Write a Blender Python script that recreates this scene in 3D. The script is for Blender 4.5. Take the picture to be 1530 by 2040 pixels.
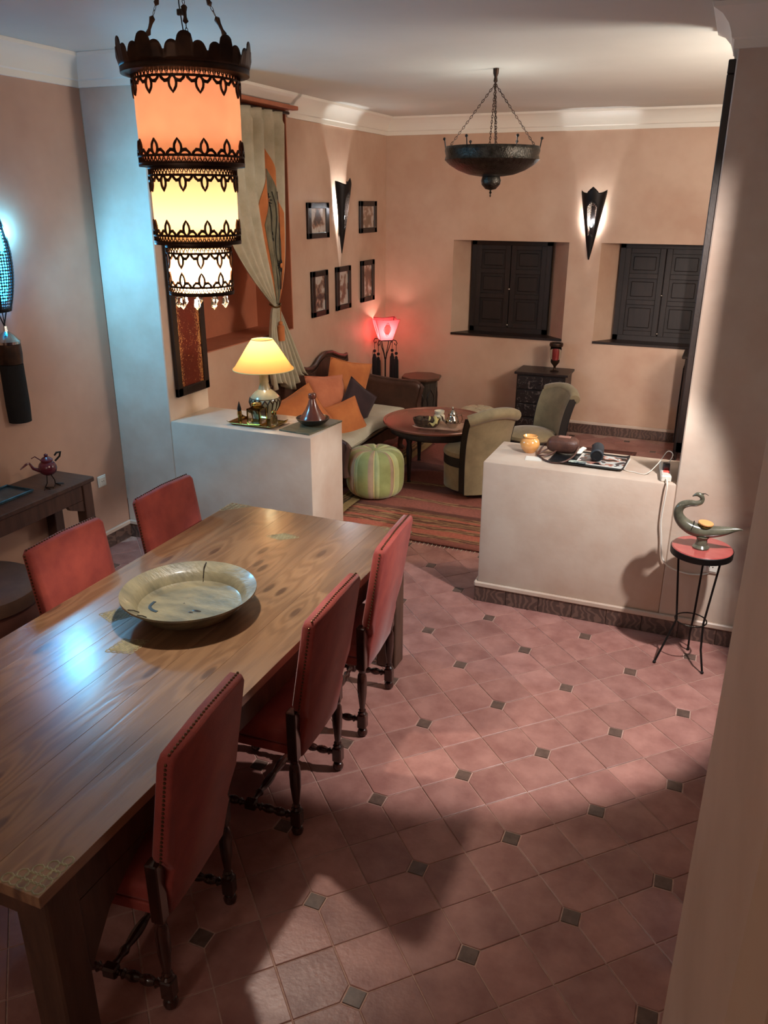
import bpy, bmesh, math, random
from mathutils import Matrix, Vector, Euler
for o in list(bpy.data.objects): bpy.data.objects.remove(o, do_unlink=True)
SC = bpy.context.scene
COL = SC.collection
PI = math.pi
random.seed(7)

# ------------------------------------------------------------------ camera
cd = bpy.data.cameras.new('camera'); cam = bpy.data.objects.new('camera', cd); COL.objects.link(cam)
cd.sensor_fit = 'VERTICAL'; cd.sensor_height = 36.0; cd.lens = 1607.56 / 2040 * 36.0
cd.clip_start = 0.02
_r = Vector((0.9232, 0.3844, 0.0032)).normalized()
_f = Vector((-0.3576, 0.8619, -0.3594)); _f = (_f - _r * _f.dot(_r)).normalized()
_u = _r.cross(_f)
CAM = Vector((0, 0, 2.3133))
cam.matrix_world = Matrix(((_r.x, _u.x, -_f.x, CAM.x), (_r.y, _u.y, -_f.y, CAM.y), (_r.z, _u.z, -_f.z, CAM.z), (0, 0, 0, 1)))
SC.camera = cam

# ------------------------------------------------------------------ world, exposure, added off-frame lights
w = bpy.data.worlds.new('world'); SC.world = w; w.use_nodes = True
w.node_tree.nodes['Background'].inputs[0].default_value = (0.30, 0.24, 0.20, 1)
w.node_tree.nodes['Background'].inputs[1].default_value = 0.25
SC.view_settings.view_transform = 'Standard'; SC.view_settings.look = 'None'
SC.view_settings.exposure = 0.1; SC.view_settings.gamma = 1.0
try: SC.view_settings.use_curve_mapping = False
except Exception: pass

def lamp(name, kind, loc, power, color, size=0.1, target=None, angle=60, blend=0.3, sy=None):
    l = bpy.data.lights.new(name, kind); o = bpy.data.objects.new(name, l); COL.objects.link(o)
    o.location = loc; l.energy = power; l.color = color
    if kind == 'AREA':
        l.size = size
        if sy: l.shape = 'RECTANGLE'; l.size_y = sy
    else: l.shadow_soft_size = size
    if kind == 'SPOT': l.spot_size = math.radians(angle); l.spot_blend = blend
    if target is not None:
        d = Vector(target) - Vector(loc); o.rotation_euler = d.to_track_quat('-Z', 'Y').to_euler()
    return o
# invented out-of-view lights without fixtures: hall and lounge fills, pier spot, floor spot
lamp('hall_fill_light', 'POINT', (-1.3, -1.2, 2.35), 32, (1.0, 0.92, 0.82), 0.25)  # added fill from behind the viewer, no pendant modelled
lamp('lounge_fill_light', 'POINT', (0.95, 5.25, 2.3), 118, (1.0, 1.0, 0.96), 0.25)  # added fill for the lounge, hidden behind the right pier
lamp('pier_strip_fill_light', 'SPOT', (0.085, 0.50, 2.9), 800, (1.0, 0.84, 0.76), 0.01, (0.0, 4.376, 1.8), 21, 0.9)  # added narrow spot to brighten the strip on the right pier
lamp('floor_pool_fill_light', 'SPOT', (0.65, 3.30, 2.5), 285, (1.0, 0.95, 0.93), 0.04, (-1.14, 3.90, 0.0), 57, 0.22)  # added unseen spot, cone aimed for the floor pool and stool shadow

# ------------------------------------------------------------------ materials
def lin(c): return tuple(((x / 255) / 12.92 if x / 255 <= 0.04045 else ((x / 255 + 0.055) / 1.055) ** 2.4) for x in c) + (1,)
MATS = {}
def nd(nt, t, **k):
    n = nt.nodes.new(t)
    for a, b in k.items(): setattr(n, a, b)
    return n
def mat(name, c1, c2=None, rough=0.6, metal=0.0, scale=6.0, bump=0.0, bscale=None, stretch=(1, 1, 1), coat=0.0, sheen=0.0,
        alpha=1.0, trans=0.0, emit=None, estr=0.0, rand=0.0, detail=4, contrast=(0.35, 0.65), spec=0.5, subs=0.0, rvar=0.0, ior=None):
    m = bpy.data.materials.new(name); m.use_nodes = True; nt = m.node_tree; b = nt.nodes['Principled BSDF']
    L = nt.links.new
    b.inputs['Roughness'].default_value = rough; b.inputs['Metallic'].default_value = metal
    b.inputs['Base Color'].default_value = lin(c1)
    b.inputs['Specular IOR Level'].default_value = spec
    if coat: b.inputs['Coat Weight'].default_value = coat; b.inputs['Coat Roughness'].default_value = 0.15
    if sheen: b.inputs['Sheen Weight'].default_value = sheen; b.inputs['Sheen Roughness'].default_value = 0.4
    if trans: b.inputs['Transmission Weight'].default_value = trans
    if ior: b.inputs['IOR'].default_value = ior
    if emit: b.inputs['Emission Color'].default_value = lin(emit); b.inputs['Emission Strength'].default_value = estr
    tc = nd(nt, 'ShaderNodeTexCoord'); mp = nd(nt, 'ShaderNodeMapping'); mp.inputs['Scale'].default_value = stretch
    L(tc.outputs['Object'], mp.inputs['Vector'])
    vec = mp.outputs['Vector']
    if rand:
        oi = nd(nt, 'ShaderNodeObjectInfo'); ad = nd(nt, 'ShaderNodeVectorMath', operation='SCALE')
        cx = nd(nt, 'ShaderNodeCombineXYZ'); L(oi.outputs['Random'], cx.inputs[0]); L(oi.outputs['Random'], cx.inputs[1])
        L(cx.outputs[0], ad.inputs[0]); ad.inputs['Scale'].default_value = 37.0
        a2 = nd(nt, 'ShaderNodeVectorMath', operation='ADD'); L(vec, a2.inputs[0]); L(ad.outputs[0], a2.inputs[1]); vec = a2.outputs[0]
    col = None
    if c2 is not None:
        n = nd(nt, 'ShaderNodeTexNoise'); n.inputs['Scale'].default_value = scale; n.inputs['Detail'].default_value = detail
        n.inputs['Roughness'].default_value = 0.6
        L(vec, n.inputs['Vector'])
        r = nd(nt, 'ShaderNodeValToRGB'); r.color_ramp.elements[0].color = lin(c1); r.color_ramp.elements[1].color = lin(c2)
        r.color_ramp.elements[0].position = contrast[0]; r.color_ramp.elements[1].position = contrast[1]
        L(n.outputs['Fac'], r.inputs['Fac']); col = r.outputs['Color']
        if rand:
            hs = nd(nt, 'ShaderNodeHueSaturation'); mr = nd(nt, 'ShaderNodeMapRange')
            mr.inputs['To Min'].default_value = 1 - rand; mr.inputs['To Max'].default_value = 1 + rand
            L(oi.outputs['Random'], mr.inputs['Value']); L(mr.outputs[0], hs.inputs['Value']); L(col, hs.inputs['Color']); col = hs.outputs['Color']
        L(col, b.inputs['Base Color'])
        if rvar:
            m2 = nd(nt, 'ShaderNodeMapRange'); m2.inputs['To Min'].default_value = max(0.05, rough - rvar); m2.inputs['To Max'].default_value = rough + rvar
            L(n.outputs['Fac'], m2.inputs['Value']); L(m2.outputs[0], b.inputs['Roughness'])
    if bump:
        n2 = nd(nt, 'ShaderNodeTexNoise'); n2.inputs['Scale'].default_value = bscale or scale * 6; n2.inputs['Detail'].default_value = 5
        L(vec, n2.inputs['Vector'])
        bp = nd(nt, 'ShaderNodeBump'); bp.inputs['Strength'].default_value = bump; bp.inputs['Distance'].default_value = 0.01
        L(n2.outputs['Fac'], bp.inputs['Height']); L(bp.outputs[0], b.inputs['Normal'])
    MATS[name] = m
    return m

M_wall = mat('tadelakt_plaster', (208, 178, 154), (192, 156, 132), 0.55, scale=1.6, bump=0.12, bscale=22, rvar=0.1)
M_wallL = mat('tadelakt_plaster_dining', (196, 158, 136), (180, 142, 122), 0.5, scale=1.4, bump=0.1, bscale=20, rvar=0.1)
M_half = mat('tadelakt_plaster_pale', (206, 190, 174), (190, 166, 148), 0.42, scale=2.2, bump=0.12, bscale=24, rvar=0.1)
M_col = mat('stair_plaster', (178, 146, 124), (160, 128, 106), 0.6, scale=2.0, bump=0.06, bscale=20)
M_terra = mat('terracotta_paint', (190, 116, 84), (172, 102, 72), 0.6, scale=3, bump=0.06)
M_ceil = mat('ceiling_paint', (218, 216, 206), (210, 208, 198), 0.8, scale=1.0)
M_corn = mat('cornice_paint', (236, 230, 216), None, 0.5)
M_grout = mat('floor_grout', (190, 156, 142), (168, 132, 118), 0.9, scale=30, bump=0.2)
M_tile = mat('terracotta_floor_tile', (166, 120, 110), (140, 94, 86), 0.42, scale=7, bump=0.12, bscale=60, rand=0.14, rvar=0.12)
M_cab = mat('dark_floor_cabochon', (104, 82, 72), (84, 64, 56), 0.4, scale=30, rand=0.1)
M_skirt = None
M_dark = mat('dark_stained_wood', (44, 30, 25), (28, 19, 16), 0.4, scale=5, stretch=(6, 6, 1), bump=0.1, bscale=40)
M_sofa = mat('carved_walnut', (92, 62, 50), (66, 42, 34), 0.4, scale=5, stretch=(1, 6, 1), bump=0.1, bscale=40)
M_shut = mat('shutter_wood', (38, 26, 23), (26, 18, 16), 0.5, scale=4, stretch=(6, 6, 1), bump=0.08)
M_chairw = mat('turned_walnut', (62, 30, 22), (40, 19, 15), 0.25, scale=6, stretch=(4, 4, 1), coat=0.4)
M_chairw2 = mat('console_wood', (84, 58, 48), (62, 42, 36), 0.4, scale=4, stretch=(1, 8, 1), bump=0.05)
M_red = mat('rust_velvet', (156, 64, 52), (136, 50, 44), 0.75, scale=9, sheen=0.2, bump=0.15, bscale=260)
M_brass = mat('aged_brass', (150, 120, 70), (96, 74, 44), 0.35, metal=0.9, scale=20)
M_nail = mat('nailhead_bronze', (110, 84, 60), None, 0.3, metal=0.9)
M_bronze = mat('dark_pierced_metal', (72, 50, 36), (48, 34, 27), 0.45, metal=0.7, scale=14)
M_iron = mat('black_iron', (26, 22, 21), None, 0.45, metal=0.5)
M_bowl = mat('hammered_pewter', (74, 70, 64), (44, 42, 38), 0.32, metal=0.9, scale=30, bump=0.5, bscale=90)
M_plate = mat('weathered_wooden_dish', (138, 128, 100), (92, 88, 72), 0.42, scale=5, stretch=(1, 3, 1), bump=0.25, bscale=30, coat=0.2)
M_white = mat('white_plastic', (225, 220, 208), None, 0.4)
M_blackp = mat('black_plastic', (22, 24, 27), None, 0.35)
M_tass = mat('black_tassel_yarn', (14, 15, 19), (8, 8, 11), 0.85, scale=60, stretch=(4, 4, 0.1), bump=0.8, bscale=160)
M_linen = mat('cream_linen', (204, 196, 170), (186, 178, 150), 0.85, scale=8, bump=0.15, bscale=220)
M_matt = mat('white_mattress_cloth', (206, 200, 180), (190, 184, 160), 0.85, scale=5, bump=0.3, bscale=16)
M_orange = mat('orange_cushion_cloth', (214, 132, 72), (196, 114, 62), 0.8, scale=6, sheen=0.3, bump=0.25, bscale=18)
M_salmon = mat('salmon_cushion_cloth', (216, 134, 96), (198, 116, 82), 0.8, scale=6, sheen=0.3, bump=0.25, bscale=18)
M_purple = mat('aubergine_cushion_cloth', (62, 40, 44), (46, 30, 36), 0.8, scale=8, sheen=0.3)
M_olive = mat('olive_beige_velour', (150, 136, 104), (130, 118, 90), 0.8, scale=9, sheen=0.4, bump=0.1, bscale=200)
M_blackcl = mat('black_upholstery', (26, 23, 22), None, 0.7)
M_green = mat('pouf_green', (160, 166, 104), (146, 152, 92), 0.7, scale=10, sheen=0.3)
M_lime = mat('pouf_lime', (196, 202, 142), (182, 188, 130), 0.7, scale=10, sheen=0.3)
M_beige = mat('pouf_beige', (176, 150, 122), (160, 136, 110), 0.7, scale=10, sheen=0.3)
M_gold = mat('pale_piping', (226, 214, 150), None, 0.6)
M_cream = mat('cream_leather', (196, 182, 152), (176, 162, 132), 0.5, scale=10)
M_clay = mat('tajine_clay', (124, 66, 50), (108, 54, 42), 0.25, scale=8, coat=0.5)
M_clayd = mat('dark_glazed_clay', (38, 32, 28), None, 0.3, coat=0.3)
M_slate = mat('veined_stone_board', (118, 112, 88), (70, 66, 54), 0.3, scale=16, stretch=(1, 5, 1))
M_cera = mat('sage_ceramic', (168, 164, 136), (150, 146, 118), 0.22, scale=10, coat=0.6)
M_glass = mat('clear_glass', (240, 244, 240), None, 0.03, trans=1.0, ior=1.45)
M_pink = mat('pink_enamel', (176, 86, 80), (164, 76, 72), 0.18, scale=12, coat=0.7)
M_horn = mat('grey_green_horn', (104, 102, 86), (74, 72, 60), 0.22, scale=14, coat=0.5)
M_lid = mat('orange_lid', (226, 160, 98), None, 0.5)
M_pot = mat('apricot_glazed_pot', (226, 166, 98), (214, 150, 84), 0.15, scale=14, coat=0.8)
M_leather = mat('brown_leather', (88, 54, 42), (66, 40, 32), 0.5, scale=20, bump=0.15, bscale=120)
M_hide = mat('tan_leather_drum', (104, 76, 60), (84, 60, 48), 0.6, scale=6)
M_silver = mat('polished_silver', (196, 192, 182), None, 0.12, metal=1.0)
M_paper = mat('white_card', (214, 212, 204), None, 0.7)
M_redcandle = mat('red_wax', (176, 38, 40), None, 0.5, emit=(176, 38, 40), estr=0.0)
M_plum = mat('plum_enamel', (104, 38, 50), (88, 30, 42), 0.25, scale=10, coat=0.5)
M_tin = mat('blue_tin', (96, 132, 150), (60, 80, 96), 0.25, metal=0.7, scale=9)
M_bread = mat('woven_basket', (90, 66, 42), (44, 32, 22), 0.8, scale=40, bump=0.8, bscale=60)
M_butter = mat('pale_yellow_cloth', (210, 190, 120), None, 0.7)
M_coff = mat('copper_tray_top', (160, 104, 86), (140, 88, 72), 0.25, metal=0.3, scale=6, coat=0.5)

def glow(name, c, strength):
    m = bpy.data.materials.new(name); m.use_nodes = True; nt = m.node_tree; nt.nodes.clear()
    e = nd(nt, 'ShaderNodeEmission'); o = nd(nt, 'ShaderNodeOutputMaterial'); e.inputs[0].default_value = lin(c); e.inputs[1].default_value = strength
    nt.links.new(e.outputs[0], o.inputs[0]); return m
def shade_mat(name, c, tr=0.75, noise=None):      # cloth or skin that lets light through
    m = bpy.data.materials.new(name); m.use_nodes = True; nt = m.node_tree; nt.nodes.clear(); L = nt.links.new
    o = nd(nt, 'ShaderNodeOutputMaterial'); d = nd(nt, 'ShaderNodeBsdfDiffuse'); t = nd(nt, 'ShaderNodeBsdfTranslucent'); mx = nd(nt, 'ShaderNodeMixShader')
    d.inputs[0].default_value = lin(c); t.inputs[0].default_value = lin(c); mx.inputs[0].default_value = tr
    if noise:
        tc = nd(nt, 'ShaderNodeTexCoord'); n = nd(nt, 'ShaderNodeTexNoise'); n.inputs['Scale'].default_value = 7; L(tc.outputs['Object'], n.inputs['Vector'])
        r = nd(nt, 'ShaderNodeValToRGB'); r.color_ramp.elements[0].color = lin(c); r.color_ramp.elements[1].color = lin(noise); r.color_ramp.elements[0].position = .4; r.color_ramp.elements[1].position = .65
        L(n.outputs['Fac'], r.inputs[0]); L(r.outputs[0], t.inputs[0]); L(r.outputs[0], d.inputs[0])
    L(d.outputs[0], mx.inputs[1]); L(t.outputs[0], mx.inputs[2]); L(mx.outputs[0], o.inputs[0]); return m
def pierced(name, c, scale, hole=0.33, metal=0.8):     # sheet metal with fine drilled holes
    m = bpy.data.materials.new(name); m.use_nodes = True; nt = m.node_tree; b = nt.nodes['Principled BSDF']; L = nt.links.new
    b.inputs['Base Color'].default_value = lin(c); b.inputs['Metallic'].default_value = metal; b.inputs['Roughness'].default_value = 0.4
    uv = nd(nt, 'ShaderNodeUVMap'); mp = nd(nt, 'ShaderNodeMapping'); mp.inputs['Scale'].default_value = (scale, scale, scale)
    v = nd(nt, 'ShaderNodeTexVoronoi'); v.inputs['Randomness'].default_value = 0.15; v.inputs['Scale'].default_value = 1.0; v.voronoi_dimensions = '2D'
    lt = nd(nt, 'ShaderNodeMath', operation='GREATER_THAN'); lt.inputs[1].default_value = hole
    L(uv.outputs[0], mp.inputs[0]); L(mp.outputs[0], v.inputs['Vector']); L(v.outputs['Distance'], lt.inputs[0]); L(lt.outputs[0], b.inputs['Alpha'])
    return m
M_shadeA = shade_mat('lantern_skin_orange', (245, 172, 140), 0.8, (250, 186, 150))
M_shadeB = shade_mat('lantern_skin_cream', (255, 208, 160), 0.8)
M_shadeL = shade_mat('lamp_shade_parchment', (255, 190, 120), 0.7)
M_shadeR = shade_mat('lamp_shade_red', (250, 116, 124), 0.75)
M_pierce = pierced('pierced_sconce_metal', (46, 36, 30), 46, 0.27)
M_pierceB = pierced('pierced_bowl_metal', (70, 66, 60), 60, 0.26)

# table-top pine: long grain with knots
def pine(name, c1, c2, c3, rough=0.3):
    m = bpy.data.materials.new(name); m.use_nodes = True; nt = m.node_tree; b = nt.nodes['Principled BSDF']; L = nt.links.new
    tc = nd(nt, 'ShaderNodeTexCoord'); oi = nd(nt, 'ShaderNodeObjectInfo'); cx = nd(nt, 'ShaderNodeCombineXYZ')
    sc = nd(nt, 'ShaderNodeMath', operation='MULTIPLY'); sc.inputs[1].default_value = 19.0; L(oi.outputs['Random'], sc.inputs[0]); L(sc.outputs[0], cx.inputs[0]); L(sc.outputs[0], cx.inputs[1])
    ad = nd(nt, 'ShaderNodeVectorMath', operation='ADD'); L(tc.outputs['Object'], ad.inputs[0]); L(cx.outputs[0], ad.inputs[1])
    # knots
    mk = nd(nt, 'ShaderNodeMapping'); mk.inputs['Scale'].default_value = (4.6, 1.5, 1); L(ad.outputs[0], mk.inputs[0])
    vo = nd(nt, 'ShaderNodeTexVoronoi'); vo.inputs['Scale'].default_value = 1.0; vo.voronoi_dimensions = '2D'; L(mk.outputs[0], vo.inputs['Vector'])
    kr = nd(nt, 'ShaderNodeMapRange'); kr.inputs['From Min'].default_value = 0.0; kr.inputs['From Max'].default_value = 0.32; kr.inputs['To Min'].default_value = 1.0; kr.inputs['To Max'].default_value = 0.0
    L(vo.outputs['Distance'], kr.inputs['Value'])
    # grain
    mp = nd(nt, 'ShaderNodeMapping'); mp.inputs['Scale'].default_value = (1.0, 0.09, 1); L(ad.outputs[0], mp.inputs[0])
    n1 = nd(nt, 'ShaderNodeTexNoise'); n1.inputs['Scale'].default_value = 6.0; n1.inputs['Detail'].default_value = 5; L(mp.outputs[0], n1.inputs['Vector'])
    sep = nd(nt, 'ShaderNodeMath', operation='MULTIPLY_ADD'); sep.inputs[1].default_value = 0.24; L(kr.outputs[0], sep.inputs[0]); L(n1.outputs['Fac'], sep.inputs[2])
    mul = nd(nt, 'ShaderNodeMath', operation='MULTIPLY'); mul.inputs[1].default_value = 55.0; L(sep.outputs[0], mul.inputs[0])
    sn = nd(nt, 'ShaderNodeMath', operation='SINE'); L(mul.outputs[0], sn.inputs[0])
    mr = nd(nt, 'ShaderNodeMapRange'); mr.inputs['From Min'].default_value = -1; L(sn.outputs[0], mr.inputs['Value'])
    rp = nd(nt, 'ShaderNodeValToRGB'); rp.color_ramp.elements[0].color = lin(c1); rp.color_ramp.elements[1].color = lin(c2); L(mr.outputs[0], rp.inputs[0])
    n2 = nd(nt, 'ShaderNodeTexNoise'); n2.inputs['Scale'].default_value = 1.6; n2.inputs['Detail'].default_value = 4; L(ad.outputs[0], n2.inputs['Vector'])
    r2 = nd(nt, 'ShaderNodeMapRange'); r2.inputs['From Min'].default_value = .35; r2.inputs['From Max'].default_value = .68; L(n2.outputs['Fac'], r2.inputs['Value'])
    mx = nd(nt, 'ShaderNodeMixRGB'); mx.inputs[2].default_value = lin(c3); L(rp.outputs[0], mx.inputs[1])
    m3 = nd(nt, 'ShaderNodeMath', operation='MULTIPLY'); m3.inputs[1].default_value = 0.45; L(r2.outputs[0], m3.inputs[0]); L(m3.outputs[0], mx.inputs[0])
    kk = nd(nt, 'ShaderNodeMapRange'); kk.inputs['From Min'].default_value = 0.05; kk.inputs['From Max'].default_value = 0.085; kk.inputs['To Min'].default_value = 0.75; kk.inputs['To Max'].default_value = 0.0; L(vo.outputs['Distance'], kk.inputs['Value'])
    mx2 = nd(nt, 'ShaderNodeMixRGB'); mx2.inputs[2].default_value = lin((70, 46, 34)); L(mx.outputs[0], mx2.inputs[1]); L(kk.outputs[0], mx2.inputs[0])
    L(mx2.outputs[0], b.inputs['Base Color'])
    b.inputs['Roughness'].default_value = rough; b.inputs['Coat Weight'].default_value = 0.8; b.inputs['Coat Roughness'].default_value = 0.2
    bp = nd(nt, 'ShaderNodeBump'); bp.inputs['Strength'].default_value = 0.25; bp.inputs['Distance'].default_value = 0.002; L(mr.outputs[0], bp.inputs['Height']); L(bp.outputs[0], b.inputs['Normal'])
    return m
M_pine = pine('waxed_pine', (122, 90, 64), (142, 108, 78), (100, 72, 54))
M_pineleg = mat('table_leg_wood', (86, 60, 46), (66, 46, 36), 0.4, scale=4, stretch=(6, 6, 1), bump=0.08)

def skirt_mat():
    m = bpy.data.materials.new('glazed_skirting_tile'); m.use_nodes = True; nt = m.node_tree; b = nt.nodes['Principled BSDF']; L = nt.links.new
    tc = nd(nt, 'ShaderNodeTexCoord'); mp = nd(nt, 'ShaderNodeMapping'); mp.inputs['Scale'].default_value = (14, 14, 20); L(tc.outputs['Object'], mp.inputs[0])
    n = nd(nt, 'ShaderNodeTexWave'); n.inputs['Scale'].default_value = 0.6; n.inputs['Distortion'].default_value = 14; n.inputs['Detail'].default_value = 2; L(mp.outputs[0], n.inputs['Vector'])
    r = nd(nt, 'ShaderNodeValToRGB'); r.color_ramp.elements[0].position = .55; r.color_ramp.elements[1].position = .72
    r.color_ramp.elements[0].color = lin((80, 62, 56)); r.color_ramp.elements[1].color = lin((108, 84, 74)); L(n.outputs['Fac'], r.inputs[0]); L(r.outputs[0], b.inputs['Base Color'])
    b.inputs['Roughness'].default_value = 0.3; return m
M_skirt = skirt_mat()

def band_mat(name, axis, bands, pat, rough=0.9):
    # bands: list of (pos, colour, patterned?) along an object axis, woven pattern on the patterned ones
    m = bpy.data.materials.new(name); m.use_nodes = True; nt = m.node_tree; b = nt.nodes['Principled BSDF']; L = nt.links.new
    tc = nd(nt, 'ShaderNodeTexCoord'); sp = nd(nt, 'ShaderNodeSeparateXYZ'); L(tc.outputs['Object'], sp.inputs[0])
    wn = nd(nt, 'ShaderNodeTexNoise'); wn.inputs['Scale'].default_value = 5; L(tc.outputs['Object'], wn.inputs['Vector'])
    a = nd(nt, 'ShaderNodeMath', operation='MULTIPLY_ADD'); a.inputs[1].default_value = 0.05; L(wn.outputs['Fac'], a.inputs[0]); L(sp.outputs[axis], a.inputs[2])
    lo = bands[0][0]; hi = bands[-1][0]
    mr = nd(nt, 'ShaderNodeMapRange'); mr.inputs['From Min'].default_value = lo; mr.inputs['From Max'].default_value = hi; L(a.outputs[0], mr.inputs['Value'])
    r1 = nd(nt, 'ShaderNodeValToRGB'); r2 = nd(nt, 'ShaderNodeValToRGB')
    for r in (r1, r2): r.color_ramp.interpolation = 'CONSTANT'
    for k, (p, c, q) in enumerate(bands[:-1]):
        t = (p - lo) / (hi - lo)
        for r, cc in ((r1, lin(c)), (r2, (1, 1, 1, 1) if q else (0, 0, 0, 1))):
            if k < 1: e = r.color_ramp.elements[0]; e.position = 0
            elif k == 1: e = r.color_ramp.elements[1]; e.position = t
            else: e = r.color_ramp.elements.new(t)
            e.color = cc
        
    L(mr.outputs[0], r1.inputs[0]); L(mr.outputs[0], r2.inputs[0])
    mp = nd(nt, 'ShaderNodeMapping'); mp.inputs['Scale'].default_value = (9, 26, 1) if axis == 1 else (26, 9, 1); L(tc.outputs['Object'], mp.inputs[0])
    wv = nd(nt, 'ShaderNodeTexWave'); wv.bands_direction = 'Y' if axis == 1 else 'X'; wv.inputs['Scale'].default_value = 0.35; wv.inputs['Distortion'].default_value = 9; wv.inputs['Detail'].default_value = 2; wv.inputs['Detail Scale'].default_value = 1.5
    L(mp.outputs[0], wv.inputs['Vector'])
    r3 = nd(nt, 'ShaderNodeValToRGB'); r3.color_ramp.elements[0].position = .42; r3.color_ramp.elements[1].position = .52; r3.color_ramp.elements[0].color = lin(pat[0]); r3.color_ramp.elements[1].color = lin(pat[1]); L(wv.outputs['Fac'], r3.inputs[0])
    mx = nd(nt, 'ShaderNodeMixRGB'); L(r2.outputs[0], mx.inputs[0]); L(r1.outputs[0], mx.inputs[1]); L(r3.outputs[0], mx.inputs[2])
    n = nd(nt, 'ShaderNodeTexNoise'); n.inputs['Scale'].default_value = 50; L(tc.outputs['Object'], n.inputs['Vector'])
    m4 = nd(nt, 'ShaderNodeMixRGB', blend_type='MULTIPLY'); m4.inputs[0].default_value = 0.5; L(mx.outputs[0], m4.inputs[1]); L(n.outputs['Fac'], m4.inputs[2])
    L(m4.outputs[0], b.inputs['Base Color']); b.inputs['Roughness'].default_value = rough
    bp = nd(nt, 'ShaderNodeBump'); bp.inputs['Strength'].default_value = .5; bp.inputs['Distance'].default_value = .004; L(n.outputs['Fac'], bp.inputs['Height']); L(bp.outputs[0], b.inputs['Normal'])
    return m
R1 = (190, 106, 84); R2 = (150, 86, 72); R3 = (114, 68, 58)
M_kilim = band_mat('kilim_weave', 1, [(0, R2, 0), (.10, R1, 1), (.16, R1, 0), (.24, R2, 1), (.31, R1, 0), (.35, R1, 1), (.46, R1, 0), (.50, R2, 1), (.56, R3, 0), (.62, R2, 0), (.8, R3, 1), (.86, R2, 0), (1.05, R3, 0), (1.2, R2, 1), (1.26, R2, 0), (1.6, R3, 0), (1.8, R2, 0), (2.5, R3, 0), (3.2, R3, 0)], ((168, 132, 92), (112, 66, 50)))
M_kilim2 = band_mat('flat_weave', 0, [(0, R3, 0), (.45, R2, 0), (.62, (128, 106, 62), 1), (.70, (70, 58, 36), 0), (.72, (150, 126, 80), 0), (.78, R2, 0)], ((150, 124, 76), (96, 72, 46)))

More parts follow.
